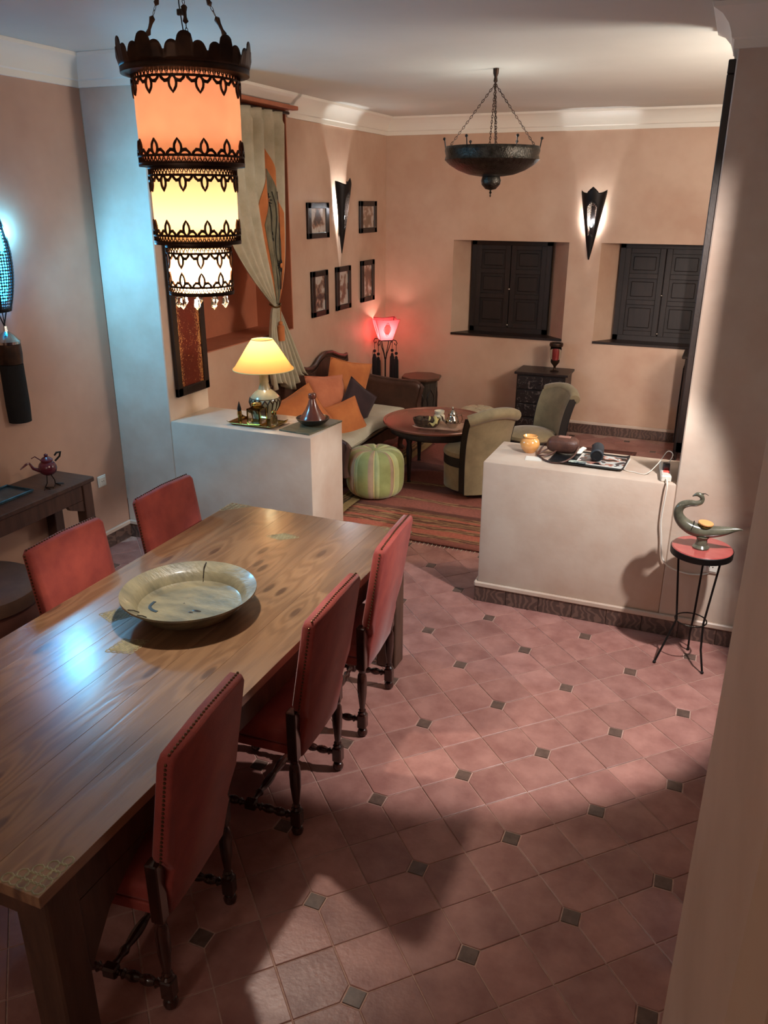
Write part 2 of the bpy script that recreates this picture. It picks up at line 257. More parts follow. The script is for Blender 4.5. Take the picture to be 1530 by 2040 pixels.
# ------------------------------------------------------------------ mesh builder
class G:
    def __init__(s): s.v = []; s.f = []; s.m = []; s.uv = {}; s.mi = 0
    def add(s, vs, fs, M=None, uvs=None):
        n = len(s.v)
        for i, p in enumerate(vs):
            p = Vector(p)
            if M is not None: p = M @ p
            s.v.append(tuple(p))
            if uvs: s.uv[n + i] = uvs[i]
        for f in fs: s.f.append(tuple(i + n for i in f)); s.m.append(s.mi)
        return s
    def box(s, x0, x1, y0, y1, z0, z1, bev=0, M=None, seg=1):
        if bev:
            bm = bmesh.new(); bmesh.ops.create_cube(bm, size=1)
            for v in bm.verts: v.co = Vector(((x0 + x1) / 2 + v.co.x * (x1 - x0), (y0 + y1) / 2 + v.co.y * (y1 - y0), (z0 + z1) / 2 + v.co.z * (z1 - z0)))
            bmesh.ops.bevel(bm, geom=bm.edges[:], offset=bev, segments=seg, profile=0.5, affect='EDGES')
            bm.verts.index_update(); vs = [v.co.copy() for v in bm.verts]; fs = [[v.index for v in f.verts] for f in bm.faces]; bm.free()
            return s.add(vs, fs, M)
        vs = [(x, y, z) for z in (z0, z1) for y in (y0, y1) for x in (x0, x1)]
        return s.add(vs, [(0, 2, 3, 1), (4, 5, 7, 6), (0, 1, 5, 4), (2, 6, 7, 3), (0, 4, 6, 2), (1, 3, 7, 5)], M)
    def cbox(s, c, d, bev=0, M=None, rz=0, seg=1):
        T = Matrix.Translation(c) @ Matrix.Rotation(rz, 4, 'Z')
        if M is not None: T = M @ T
        return s.box(-d[0] / 2, d[0] / 2, -d[1] / 2, d[1] / 2, -d[2] / 2, d[2] / 2, bev, T, seg)
    def lathe(s, prof, c=(0, 0, 0), n=24, M=None, a0=0, a1=2 * PI, sq=None):
        vs = []; fs = []; full = abs(a1 - a0 - 2 * PI) < 1e-6; k = n if full else n + 1; uv = []
        for (r, z) in prof:
            for i in range(k):
                a = a0 + (a1 - a0) * i / n
                q = 1 if not sq else sq(a, z)
                vs.append((c[0] + r * q * math.cos(a), c[1] + r * q * math.sin(a), c[2] + z)); uv.append((a * 0.15, z))
        for j in range(len(prof) - 1):
            for i in range(n):
                a = j * k + i; b = j * k + (i + 1) % k
                fs.append((a, b, b + k, a + k))
        if full:
            if prof[0][0] > 1e-4: fs.append(tuple(range(k))[::-1])
            if prof[-1][0] > 1e-4: fs.append(tuple((len(prof) - 1) * k + i for i in range(k)))
        return s.add(vs, fs, M, uv)
    def shell(s, prof, c=(0, 0, 0), n=24, M=None): # open lathe (no caps)
        vs = []; fs = []; uv = []
        for (r, z) in prof:
            for i in range(n):
                a = 2 * PI * i / n; vs.append((c[0] + r * math.cos(a), c[1] + r * math.sin(a), c[2] + z)); uv.append((a * 0.3, z))
        for j in range(len(prof) - 1):
            for i in range(n): fs.append((j * n + i, j * n + (i + 1) % n, (j + 1) * n + (i + 1) % n, (j + 1) * n + i))
        return s.add(vs, fs, M, uv)
    def tube(s, pts, r, n=8, closed=False, M=None, flat=1.0):
        pts = [Vector(p) for p in pts]; N = len(pts); rs = r if isinstance(r, (list, tuple)) else [r] * N
        vs = []; fs = []; up = None
        for i, p in enumerate(pts):
            a = pts[(i - 1) % N] if (closed or i > 0) else p; b = pts[(i + 1) % N] if (closed or i < N - 1) else p
            t = (b - a)
            t = t.normalized() if t.length > 1e-9 else Vector((0, 0, 1))
            if up is None: up = Vector((0, 0, 1)) if abs(t.z) < .9 else Vector((1, 0, 0))
            u = up - t * up.dot(t)
            if u.length < 1e-5: u = Vector((0, 1, 0)) - t * t.y
            u.normalize(); up = u; w_ = t.cross(u)
            for k in range(n):
                an = 2 * PI * k / n; vs.append(p + (u * math.cos(an) * flat + w_ * math.sin(an)) * rs[i])
        for i in range(N if closed else N - 1):
            for k in range(n):
                a = i * n + k; b = i * n + (k + 1) % n; c = ((i + 1) % N) * n; fs.append((a, b, c + (k + 1) % n, c + k))
        if not closed: fs.append(tuple(range(n))[::-1]); fs.append(tuple((N - 1) * n + k for k in range(n)))
        return s.add(vs, fs, M)
    def ball(s, c, r, n=12, m=8, sc=(1, 1, 1), M=None):
        pr = [(max(1e-5, r * math.sin(PI * j / m)), -r * math.cos(PI * j / m)) for j in range(m + 1)]
        T = Matrix.Translation(c) @ Matrix.Diagonal((sc[0], sc[1], sc[2], 1))
        if M is not None: T = M @ T
        return s.lathe(pr, (0, 0, 0), n, T)
    def prism(s, poly, t, M=None): # poly in local xy, extruded 0..t in z
        n = len(poly); vs = [(x, y, 0) for x, y in poly] + [(x, y, t) for x, y in poly]
        return s.add(vs, [tuple(range(n))[::-1], tuple(range(n, 2 * n))] + [(i, (i + 1) % n, n + (i + 1) % n, n + i) for i in range(n)], M)
    def grid(s, fn, nu, nv, M=None):
        vs = [fn(i / nu, j / nv) for j in range(nv + 1) for i in range(nu + 1)]
        uv = [(i / nu, j / nv) for j in range(nv + 1) for i in range(nu + 1)]
        return s.add(vs, [(j * (nu + 1) + i, j * (nu + 1) + i + 1, (j + 1) * (nu + 1) + i + 1, (j + 1) * (nu + 1) + i) for j in range(nv) for i in range(nu)], M, uv)
    def build(s, name, mats, parent=None, smooth=35, solid=0, org=None, sub=0, **tags):
        me = bpy.data.meshes.new(name)
        vs = s.v
        if org is not None: vs = [(a - org[0], b - org[1], c - org[2]) for a, b, c in vs]
        me.from_pydata(vs, [], s.f)
        if not isinstance(mats, (list, tuple)): mats = [mats]
        for m in mats: me.materials.append(m)
        me.polygons.foreach_set('material_index', s.m)
        if s.uv:
            ul = me.uv_layers.new(name='UVMap')
            for l in me.loops: ul.data[l.index].uv = s.uv.get(l.vertex_index, (0, 0))
        bm = bmesh.new(); bm.from_mesh(me); bmesh.ops.recalc_face_normals(bm, faces=bm.faces); bm.to_mesh(me); bm.free()
        if smooth:
            me.polygons.foreach_set('use_smooth', [True] * len(me.polygons)); me.set_sharp_from_angle(angle=math.radians(smooth))
        me.update()
        o = bpy.data.objects.new(name, me); COL.objects.link(o)
        if org is not None: o.location = org
        if parent is not None:
            o.parent = parent
            if org is not None: pass
        if solid: md = o.modifiers.new('solid', 'SOLIDIFY'); md.thickness = solid; md.offset = 0
        if sub: md = o.modifiers.new('sub', 'SUBSURF'); md.levels = sub; md.render_levels = sub
        for k, v in tags.items(): o[k] = v
        return o
def cr3(P, k=5):
    P = [Vector(p) for p in P]; out = []
    for i in range(len(P) - 1):
        a, b, c, d = P[max(0, i - 1)], P[i], P[i + 1], P[min(len(P) - 1, i + 2)]
        for j in range(k):
            t = j / k; out.append(.5 * ((2 * b) + (c - a) * t + (2 * a - 5 * b + 4 * c - d) * t * t + (-a + 3 * b - 3 * c + d) * t ** 3))
    out.append(P[-1]); return out
def thing(name, label, cat, loc=(0, 0, 0), rz=0, group=None):
    o = bpy.data.objects.new(name, None); COL.objects.link(o); o.location = loc; o.rotation_euler = (0, 0, rz); o.empty_display_size = 0.05
    o['label'] = label; o['category'] = cat
    if group: o['group'] = group
    return o
def struct(name, g, m, **k): return g.build(name, m, kind='structure', **k)
def copy_tree(o, parent=None):
    c = o.copy(); COL.objects.link(c); c.parent = parent
    for ch in list(o.children): copy_tree(ch, c)
    return c
def RZ(a): return Matrix.Rotation(a, 4, 'Z')
def TR(*p): return Matrix.Translation(p)

# ================================================================== SETTING
ZC = 3.12; YF = 4.376; YB = 4.84; YBK = 8.57; XL = -3.84; XLL = -3.545
# ---- floor slab and tiles
s = G(); s.box(-4.4, 2.4, -2.6, 9.0, -0.2, -0.0035); floor = struct('floor', s, M_grout, smooth=0)
L0 = Vector((-0.771, 2.197)); U = Vector((.7071, .7071)) * .2; W = Vector((.7071, -.7071)) * .2
CUT = 0.046
def tile_mesh(cu, cv):
    g = .0022; a = g; b = .2 - g; poly = []
    cs = [(0, 0), (1, 0), (1, 1), (0, 1)]
    P = {(0, 0): [(a, CUT + g / 2), (CUT + g / 2, a)], (1, 0): [(b - CUT + g / 2, a), (b, CUT + g / 2)], (1, 1): [(b, b - CUT + g / 2), (b - CUT + g / 2, b)], (0, 1): [(CUT + g / 2, b), (a, b - CUT + g / 2)]}
    for c in cs:
        if c == (cu, cv): poly += P[c]
        else: poly.append((a if c[0] == 0 else b, a if c[1] == 0 else b))
    def w2(p): return U.normalized() * (p[0] - .1) + W.normalized() * (p[1] - .1)
    n = len(poly); low = [w2(p) for p in poly]; top = [w2(((p[0] - .1) * .978 + .1, (p[1] - .1) * .978 + .1)) for p in poly]
    vs = [(p.x, p.y, -.009) for p in low] + [(p.x, p.y, -.0012) for p in low] + [(p.x, p.y, 0) for p in top]
    fs = [tuple(range(2 * n, 3 * n))] + [(k * n + i, k * n + (i + 1) % n, (k + 1) * n + (i + 1) % n, (k + 1) * n + i) for k in (0, 1) for i in range(n)]
    return vs, fs
TM = {}
for cu in (0, 1):
    for cv in (0, 1):
        vs, fs = tile_mesh(cu, cv); g = G(); g.add(vs, fs); o = g.build('floor_tile', M_tile, smooth=0); TM[cu, cv] = (o.data, vs, fs); bpy.data.objects.remove(o)
d = CUT - .003; cvs = [(U.normalized() * x + W.normalized() * y) for x, y in ((d, 0), (0, d), (-d, 0), (0, -d))]
cabv = [(p.x, p.y, -.009) for p in cvs] + [(p.x * .94, p.y * .94, -.0003) for p in cvs]; cabf = [(4, 5, 6, 7)] + [(i, (i + 1) % 4, 4 + (i + 1) % 4, 4 + i) for i in range(4)]
g = G(); g.add(cabv, cabf); o = g.build('floor_inset', M_cab, smooth=0); cab_me = o.data; bpy.data.objects.remove(o)
def inview(p):
    q = Vector((p[0], p[1], 0)) - CAM; z = q.dot(_f)
    if z < .3: return False
    return abs(q.dot(_r) / z * 1607.6) < 800 and abs(q.dot(_u) / z * 1607.6) < 1060
def hidden(p):
    P = Vector((p[0], p[1], 0)); t = .74 / CAM.z; q = P + (CAM - P) * t
    if -2.42 < q.x < -1.33 and 1.03 < q.y < 3.59: return True
    # behind the two half walls
    if p[1] > YF:
        t = (p[1] - YF) / p[1]; q = P + (CAM - P) * t
        if q.z < .9 and not (-2.32 < q.x < -1.19): return True
    return False
tiles = []; cabs = []
def inroom(c): return -3.82 < c.x < 2.0 and -2.5 < c.y < 8.5
for i in range(-48, 60):
    for j in range(-60, 48):
        c = L0 + U * (i + .5) + W * (j + .5)
        if inroom(c): tiles.append((c, (i % 2, j % 2)))
        if i % 2 == 0 and j % 2 == 0:
            c2 = L0 + U * i + W * j
            if inroom(c2): cabs.append(c2)
def order(c): return (0 if (inview(c) and not hidden(c)) else 1, c.length)
tiles.sort(key=lambda t: order(t[0])); cabs.sort(key=order)
tg = G()
for k, (c, key) in enumerate(tiles):
    me, vs, fs = TM[key]; vis = inview(c) and not hidden(c)
    z = random.uniform(-.0012, .0004)
    if k < 300 and vis:
        o = bpy.data.objects.new('floor_tile', me); COL.objects.link(o); o.location = (c.x, c.y, z); o.parent = floor
    else: tg.add(vs, fs, TR(c.x, c.y, z))
M_tile2 = mat('terracotta_floor_tile_far', (166, 120, 110), (140, 94, 86), 0.42, scale=3, bump=0.12, bscale=60, rvar=0.12)
tg.build('floor_tile_field', M_tile2, floor, smooth=0, kind='stuff')
cg = G()
for k, c in enumerate(cabs):
    if k < 120 and inview(c) and not hidden(c):
        o = bpy.data.objects.new('floor_inset', cab_me); COL.objects.link(o); o.location = (c.x, c.y, 0); o.parent = floor
    else: cg.add(cabv, cabf, TR(c.x, c.y, 0))
cg.build('floor_inset_field', M_cab, floor, smooth=0, kind='stuff')
# ---- ceiling and walls
s = G(); s.box(-4.4, 2.4, -2.6, 9.0, ZC, ZC + .1); struct('ceiling', s, M_ceil, smooth=0)
s = G(); s.box(XL - .2, XL, -2.6, YF, -.1, ZC); struct('wall_left', s, M_wallL, smooth=0)
s = G(); s.box(XL, -3.39, YF, YB, -.1, ZC, .006); struct('wall_pier_left', s, M_half, smooth=0)
s = G(); s.box(-3.39, -2.32, YF, YB, -.1, .912, .008, seg=2); struct('wall_half_left', s, M_half)
s = G(); s.box(-1.19, -.12, YF, YB, -.1, .90, .008, seg=2); struct('wall_half_right', s, M_half)
s = G(); s.box(-.12, 2.2, YF, YB, -.1, ZC, .006); struct('wall_pier_right', s, M_half, smooth=0)
s = G(); s.box(2.0, 2.2, -2.6, YF, -.1, ZC); struct('wall_right', s, M_wallL, smooth=0)
s = G(); s.box(1.3, 1.5, YB, YBK, -.1, ZC); struct('wall_lounge_right', s, M_wall, smooth=0)
s = G(); s.box(-4.4, 2.4, -2.6, -2.5, -.1, ZC); struct('wall_front', s, M_wallL, smooth=0)
# left lounge wall with deep niche
NY0, NY1, NZ0, NZ1, NX = 5.06, 6.42, 1.25, 3.03, -3.90
s = G(); s.box(-4.1, XLL, YB, 8.9, -.1, NZ0); s.box(-4.1, XLL, YB, NY0, NZ0, ZC); s.box(-4.1, XLL, NY1, 8.9, NZ0, ZC); s.box(-4.1, XLL, NY0, NY1, NZ1, ZC); s.box(-4.1, NX - .01, NY0, NY1, NZ0, NZ1)
wl = struct('wall_lounge_left', s, M_wall, smooth=0)
s = G(); s.box(NX - .01, NX, NY0, NY1, NZ0, NZ1); s.box(NX, XLL + .004, NY1 - .012, NY1, NZ0, NZ1); s.box(NX, XLL + .004, NY0, NY0 + .012, NZ0, NZ1); s.box(NX, XLL + .004, NY0, NY1, NZ1 - .012, NZ1)
s.box(XLL, XLL + .09, NY0 - .0, NY1 + .06, NZ1 - .03, NZ1, .004)
s.build('niche_lining', M_terra, wl, smooth=0)
s = G(); s.box(NX, XLL + .003, NY0, NY1, NZ0, NZ0 + .008); s.build('niche_ledge', M_terra, wl, smooth=0)
# back wall with two splayed window recesses
WZ0, WZ1 = .965, 1.935
wins = [(-2.77, -1.555, -2.628, -1.77), (-1.24, -.0, -1.075, -.19)]
s = G(); s.box(-4.1, 1.5, YBK, 8.9, -.1, WZ0); s.box(-4.1, 1.5, YBK, 8.9, WZ1, ZC); s.box(-4.1, wins[0][0], YBK, 8.9, WZ0, WZ1); s.box(wins[0][1], wins[1][0], YBK, 8.9, WZ0, WZ1); s.box(wins[1][1], 1.5, YBK, 8.9, WZ0, WZ1)
s.box(-4.1, 1.5, 8.9, 9.0, -.1, ZC)
struct('wall_back', s, M_wall, smooth=0)
for wi, (a, b, c, d) in enumerate(wins):
    win = bpy.data.objects.new('window_%d' % (wi + 1), None); COL.objects.link(win); win['kind'] = 'structure'; win.location = ((a + b) / 2, 8.87, WZ0)
    off = TR(-(a + b) / 2, -8.87, -WZ0)
    for pl in ([(a, YBK + .001), (c, 8.87), (a, 8.87)], [(b, YBK + .001), (b, 8.87), (d, 8.87)]):
        g = G(); g.prism(pl, WZ1 - WZ0, off @ TR(0, 0, WZ0)); g.build('window_reveal', M_wall, win, smooth=0)
    g = G(); g.box(c, d, 8.80, 8.835, WZ0, WZ0 + .06, 0, off); g.box(c, d, 8.80, 8.835, WZ1 - .05, WZ1, 0, off); g.box(c, c + .05, 8.80, 8.835, WZ0, WZ1, 0, off); g.box(d - .05, d, 8.80, 8.835, WZ0, WZ1, 0, off)
    g.box(c, d, 8.85, 8.87, WZ0, WZ1, 0, off)
    g.build('window_frame', M_shut, win, smooth=0)
    mid = (c + d) / 2
    for q, (x0, x1) in enumerate(((c + .05, mid - .004), (mid + .004, d - .05))):
        g = G(); g.box(x0, x1, 8.815, 8.84, WZ0 + .06, WZ1 - .05, 0, off)
        for xx in (x0, x1 - .055): g.box(xx, xx + .055, 8.795, 8.815, WZ0 + .06, WZ1 - .05, .003, off)
        H = WZ1 - WZ0 - .11; zs = [WZ0 + .06, WZ0 + .06 + H * .36, WZ0 + .06 + H * .66, WZ1 - .05 - .05]
        for zz in zs: g.box(x0 + .055, x1 - .055, 8.795, 8.815, zz, zz + .05, .003, off)
        sh = g.build('window_shutter', M_shut, win, smooth=0)
        for zz, ze in ((zs[0] + .05, zs[1]), (zs[1] + .05, zs[2]), (zs[2] + .05, zs[3])):
            g = G(); g.box(x0 + .085, x1 - .085, 8.802, 8.816, zz + .03, ze - .03, .006, off); g.build('panel', M_shut, sh, smooth=0)
    g = G()
    for zz in (WZ0 + .09, WZ0 + .47): g.ball((mid, 8.785, zz), .013, M=off)
    g.build('window_knob', M_silver, win)
    g = G(); g.prism([(a + .0, YBK - .012), (b, YBK - .012), (b, YBK), (d, 8.8), (c, 8.8), (a, YBK)], .022, off @ TR(0, 0, WZ0 - .012)); g.build('window_sill', M_dark, win, smooth=0)
# ---- stair-side column next to the viewer
s = G(); s.prism([(.064, 1.02), (.098, .66), (.124, .62), (1.3, .62), (1.3, 1.02)], ZC, TR(0, 0, 0)); struct('wall_stair', s, M_col, smooth=0)
# ---- cornices
PR = [(0, 2.95), (.018, 2.95), (.02, 2.985), (.032, 2.992), (.036, 3.01), (.05, 3.045), (.08, 3.08), (.118, 3.10), (.125, 3.119), (0, 3.119)]
PRT = [(0, 3.032), (.05, 3.045), (.08, 3.08), (.118, 3.10), (.125, 3.119), (0, 3.119)]
def cornice(name, path, side, prof=PR, closed=False):
    # path: 2-D polyline with the room on side (+1 left, -1 right)
    g = G(); n = len(path); rings = []
    for i, p in enumerate(path):
        p = Vector(p); a = Vector(path[i - 1]) if i > 0 else None; b = Vector(path[i + 1]) if i < n - 1 else None
        def nm(u, v_): t = (v_ - u).normalized(); return Vector((-t.y, t.x)) * side
        if a is None: m_ = nm(p, b)
        elif b is None: m_ = nm(a, p)
        else:
            n1, n2 = nm(a, p), nm(p, b); m_ = (n1 + n2); m_ = m_ / max(.3, m_.dot(n1))
        rings.append([(p.x + m_.x * q, p.y + m_.y * q, z) for q, z in prof])
    k = len(prof); vs = [v for r in rings for v in r]
    fs = [(i * k + j, i * k + (j + 1) % k, (i + 1) * k + (j + 1) % k, (i + 1) * k + j) for i in range(n - 1) for j in range(k)]
    fs += [tuple(range(k)), tuple((n - 1) * k + j for j in range(k))[::-1]]
    g.add(vs, fs); struct(name, g, M_corn, smooth=25)
cornice('trim_1', [(XL, -2.5), (XL, YF), (-3.39, YF), (-3.39, YB), (XLL, YB)], -1)
cornice('trim_2', [(XLL, YB), (XLL, NY1 + .06)], -1, PRT)
cornice('trim_3', [(XLL, NY1 + .0), (XLL, YBK), (1.3, YBK), (1.3, YB), (-.12, YB), (-.12, YF), (2.0, YF)], -1)
# ---- baseboards: glazed tiles under a plaster ledge
def baseboard(name, p0, p1, out, tiles_from=0.0):
    p0 = Vector(p0); p1 = Vector(p1); t = (p1 - p0); Ln = t.length; t.normalize(); a = math.atan2(t.y, t.x)
    T = TR(p0.x, p0.y, 0) @ RZ(a)
    g = G(); g.box(0, Ln, -.0 if out > 0 else -.02, .02 if out > 0 else 0, .098, .13, .006, T); root = struct(name, g, M_half, smooth=0)
    k = 0; x = 0
    while x < Ln - .01:
        e = min(x + .2, Ln); g = G(); g.box(x + .0015, e - .0015, 0 if out > 0 else -.013, .013 if out > 0 else 0, 0, .098, .002, T)
        g.build('skirting_tile', M_skirt, root, smooth=0); x += .2
baseboard('baseboard_half_right', (-1.205, YF), (1.0, YF), -1)
baseboard('baseboard_half_end', (-1.19, YB), (-1.19, YF - .013), -1)
baseboard('baseboard_pier_left', (XL, YF), (-2.32, YF), -1)
baseboard('baseboard_left', (XL, 3.0), (XL, YF), -1)
baseboard('baseboard_back', (XLL, YBK), (1.3, YBK), -1)
baseboard('baseboard_half_left', (-2.32, YF), (-2.32, YB), -1)

# ================================================================== RUGS
g = G()
def rugf(x0, x1, y0, y1, amp):
    def f(u, v): x = x0 + (x1 - x0) * u; y = y0 + (y1 - y0) * v; return (x + .006 * math.sin(9 * y), y + .01 * math.sin(4 * x), .008 + amp * (math.sin(x * 7 + y * 3) * math.sin(y * 6)) * .5 + amp * .5)
    return f
g.grid(rugf(0, 1.95, 0, 2.9, .006), 40, 60); rug = g.build('kilim_rug', M_kilim, solid=.008); rug.location = (-2.58, 5.08, 0)
rug['label'] = 'red and tan striped kilim rug under the round coffee table'; rug['category'] = 'rug'
g = G()
for k in range(60):
    x = .02 + k * .032; g.tube([(x, 0, .006), (x + .004, -.02, .004), (x, -.045, .003)], .0018, 4)
g.build('fringe', M_linen, rug, kind='stuff')
g = G(); g.grid(rugf(0, .80, 0, 3.0, .003), 12, 40); rug2 = g.build('flat_weave_rug', M_kilim2, solid=.006); rug2.location = (-3.36, 5.35, 0)
rug2['label'] = 'olive and brown flat woven rug running beneath the carved sofa'; rug2['category'] = 'rug'

# ================================================================== DINING TABLE
TX0, TX1, TY0, TY1, TZ = -2.40, -1.335, 1.05, 3.57, .74
t = thing('dining_table', 'long waxed pine dining table with brass fretwork corners', 'table', ((TX0 + TX1) / 2, (TY0 + TY1) / 2, 0))
O = TR(-(TX0 + TX1) / 2, -(TY0 + TY1) / 2, 0)
np_ = 6; wd = (TX1 - TX0) / np_
for k in range(np_):
    g = G(); x0 = TX0 + k * wd; g.box(x0 + .0002, x0 + wd - .0002, TY0, TY1, TZ - .035, TZ, .0008, O); g.build('tabletop_plank', M_pine, t, smooth=0)
g = G(); g.box(TX0 + .05, TX1 - .05, TY0 + .05, TY0 + .08, TZ - .16, TZ - .036, .003, O); g.box(TX0 + .05, TX1 - .05, TY1 - .08, TY1 - .05, TZ - .16, TZ - .036, .003, O)
g.box(TX0 + .03, TX0 + .06, TY0 + .05, TY1 - .05, TZ - .16, TZ - .036, .003, O); g.box(TX1 - .06, TX1 - .03, TY0 + .05, TY1 - .05, TZ - .16, TZ - .036, .003, O)
g.build('apron', M_pineleg, t, smooth=0)
for x in (TX0 + .02, TX1 - .13):
    for y in (TY0 + .03, TY1 - .14):
        g = G(); g.box(x, x + .11, y, y + .11, 0, TZ - .036, .006, O); g.build('leg', M_pineleg, t, smooth=0)
# curved knee brackets below the apron at the near right leg
for (x, y, sg) in ((TX1 - .06, TY0 + .14, 1), (TX1 - .06, TY1 - .14, -1)):
    g = G(); pl = [(0, 0), (sg * .30, 0), (sg * .20, -.05), (sg * .10, -.12), (0, -.26)]
    g.prism(pl, .03, O @ TR(x, y, TZ - .16) @ Matrix(((0, 0, 1, 0), (1, 0, 0, 0), (0, 1, 0, 0), (0, 0, 0, 1)))); g.build('bracket', M_pineleg, t, smooth=0)
M_fret = mat('pale_brass_inlay', (150, 140, 104), (116, 106, 78), 0.6, metal=0.2, scale=30)
def fret(cx, cy, rx, ry, rz, tri=False):
    g = G(); T = O @ TR(cx, cy, TZ + .0005) @ RZ(rz)
    def rg(x, y, r): g.tube([(x + r * math.cos(a * PI / 4), y + r * math.sin(a * PI / 4), .0) for a in range(8)], .0028, 4, True, T, flat=.35)
    n = 4
    for i in range(-n, n + 1):
        for j in range(-n, n + 1):
            x = i * rx / n; y = j * ry / n
            if tri:
                if x >= 0 and y >= 0 and x / rx + y / ry <= 1.02: rg(x, y, .6 * max(rx, ry) / n)
            elif abs(x / rx) + abs(y / ry) <= 1.02: rg(x, y, .6 * max(rx, ry) / n)
    g.build('brass_inlay', M_fret, t)
fret(-1.90, 3.255, .07, .035, .3); fret(-1.915, 2.09, .07, .05, .9); fret(-2.12, 2.27, .06, .05, .3)
fret(TX1 - .02, TY0 + .02, .10, .10, PI / 2, True); fret(TX1 - .01, TY1 - .01, .13, .13, PI, True); fret(TX0 + .01, TY1 - .01, .1, .1, -PI / 2, True)

# wooden dish
g = G(); R = .272
pr = [(.001, .022), (R * .70, .022), (R * .76, .03), (R * .82, .062), (R * .86, .070), (R * .985, .092), (R, .094), (R, .086), (R * .93, .072), (R * .80, .040), (R * .70, .010), (R * .55, .0), (.001, .0)]
g.lathe(pr, n=64); dish = g.build('serving_dish', M_plate, org=None); dish.location = (-1.855, 2.41, TZ + .012)
dish['label'] = 'large round weathered wooden dish on the pine dining table'; dish['category'] = 'dish'
g = G(); random.seed(3)
for a, r0, r1 in ((1.9, .20, .262), (-2.0, .22, .265), (-1.75, .225, .268)):
    g.tube([(r0 * math.cos(a), r0 * math.sin(a), .066 if r0 > .21 else .045), ((r0 + r1) / 2 * math.cos(a + .01), (r0 + r1) / 2 * math.sin(a + .01), .0835), (r1 * math.cos(a), r1 * math.sin(a), .0925)], .0022, 4)
g.build('rim_crack', M_clayd, dish, kind='stuff')
g = G(); g.tube(cr3([(-.148, -.035, .0235), (-.146, -.06, .0235), (-.135, -.085, .0235), (-.11, -.10, .0235), (-.085, -.104, .0235)], 4), 0.0075, 6, flat=.15); g.ball((-.03, .0, .0225), .004, 8, 4, (1, 1, .3)); g.ball((.055, -.035, .0225), .013, 8, 4, (1.7, .6, .15)); g.ball((.04, -.055, .0225), .008, 8, 4, (1.5, .7, .2))
g.build('burn_mark', M_clayd, dish, kind='stuff')

# ================================================================== DINING CHAIRS
def turned(g, h0, h1, x, y, M=None):
    L = h1 - h0
    pr = [(.012, 0), (.021, .008), (.024, .022), (.019, .036), (.013, .040), (.018, .046)]
    g.lathe(pr, (x, y, h0), 14, M)
    g.box(x - .021, x + .021, y - .021, y + .021, h0 + .046, h0 + .118, .005, M)
    z = h0 + .118
    pr = [(.018, 0), (.021, .006), (.014, .014), (.017, .022), (.012, .030), (.014, .045), (.021, L - .26), (.0225, L - .20), (.020, L - .165), (.013, L - .15), (.018, L - .14), (.018, L - .118)]
    g.lathe(pr, (x, y, z), 14, M)
def stretch(g, p0, p1, M=None):
    p0 = Vector(p0); p1 = Vector(p1); n = 20; pts = []; rs = []
    for i in range(n + 1):
        u = i / n; pts.append(p0.lerp(p1, u))
        if u < .05 or u > .95: r = .016
        elif u < .12 or u > .88: r = .010
        elif u < .16 or u > .84: r = .017
        elif u < .2 or u > .8: r = .010
        else: r = .011 + .007 * math.sin(PI * ((u - .2) / .6 * 2 % 1))
        rs.append(r)
    g.tube(pts, rs, 10, M=M)
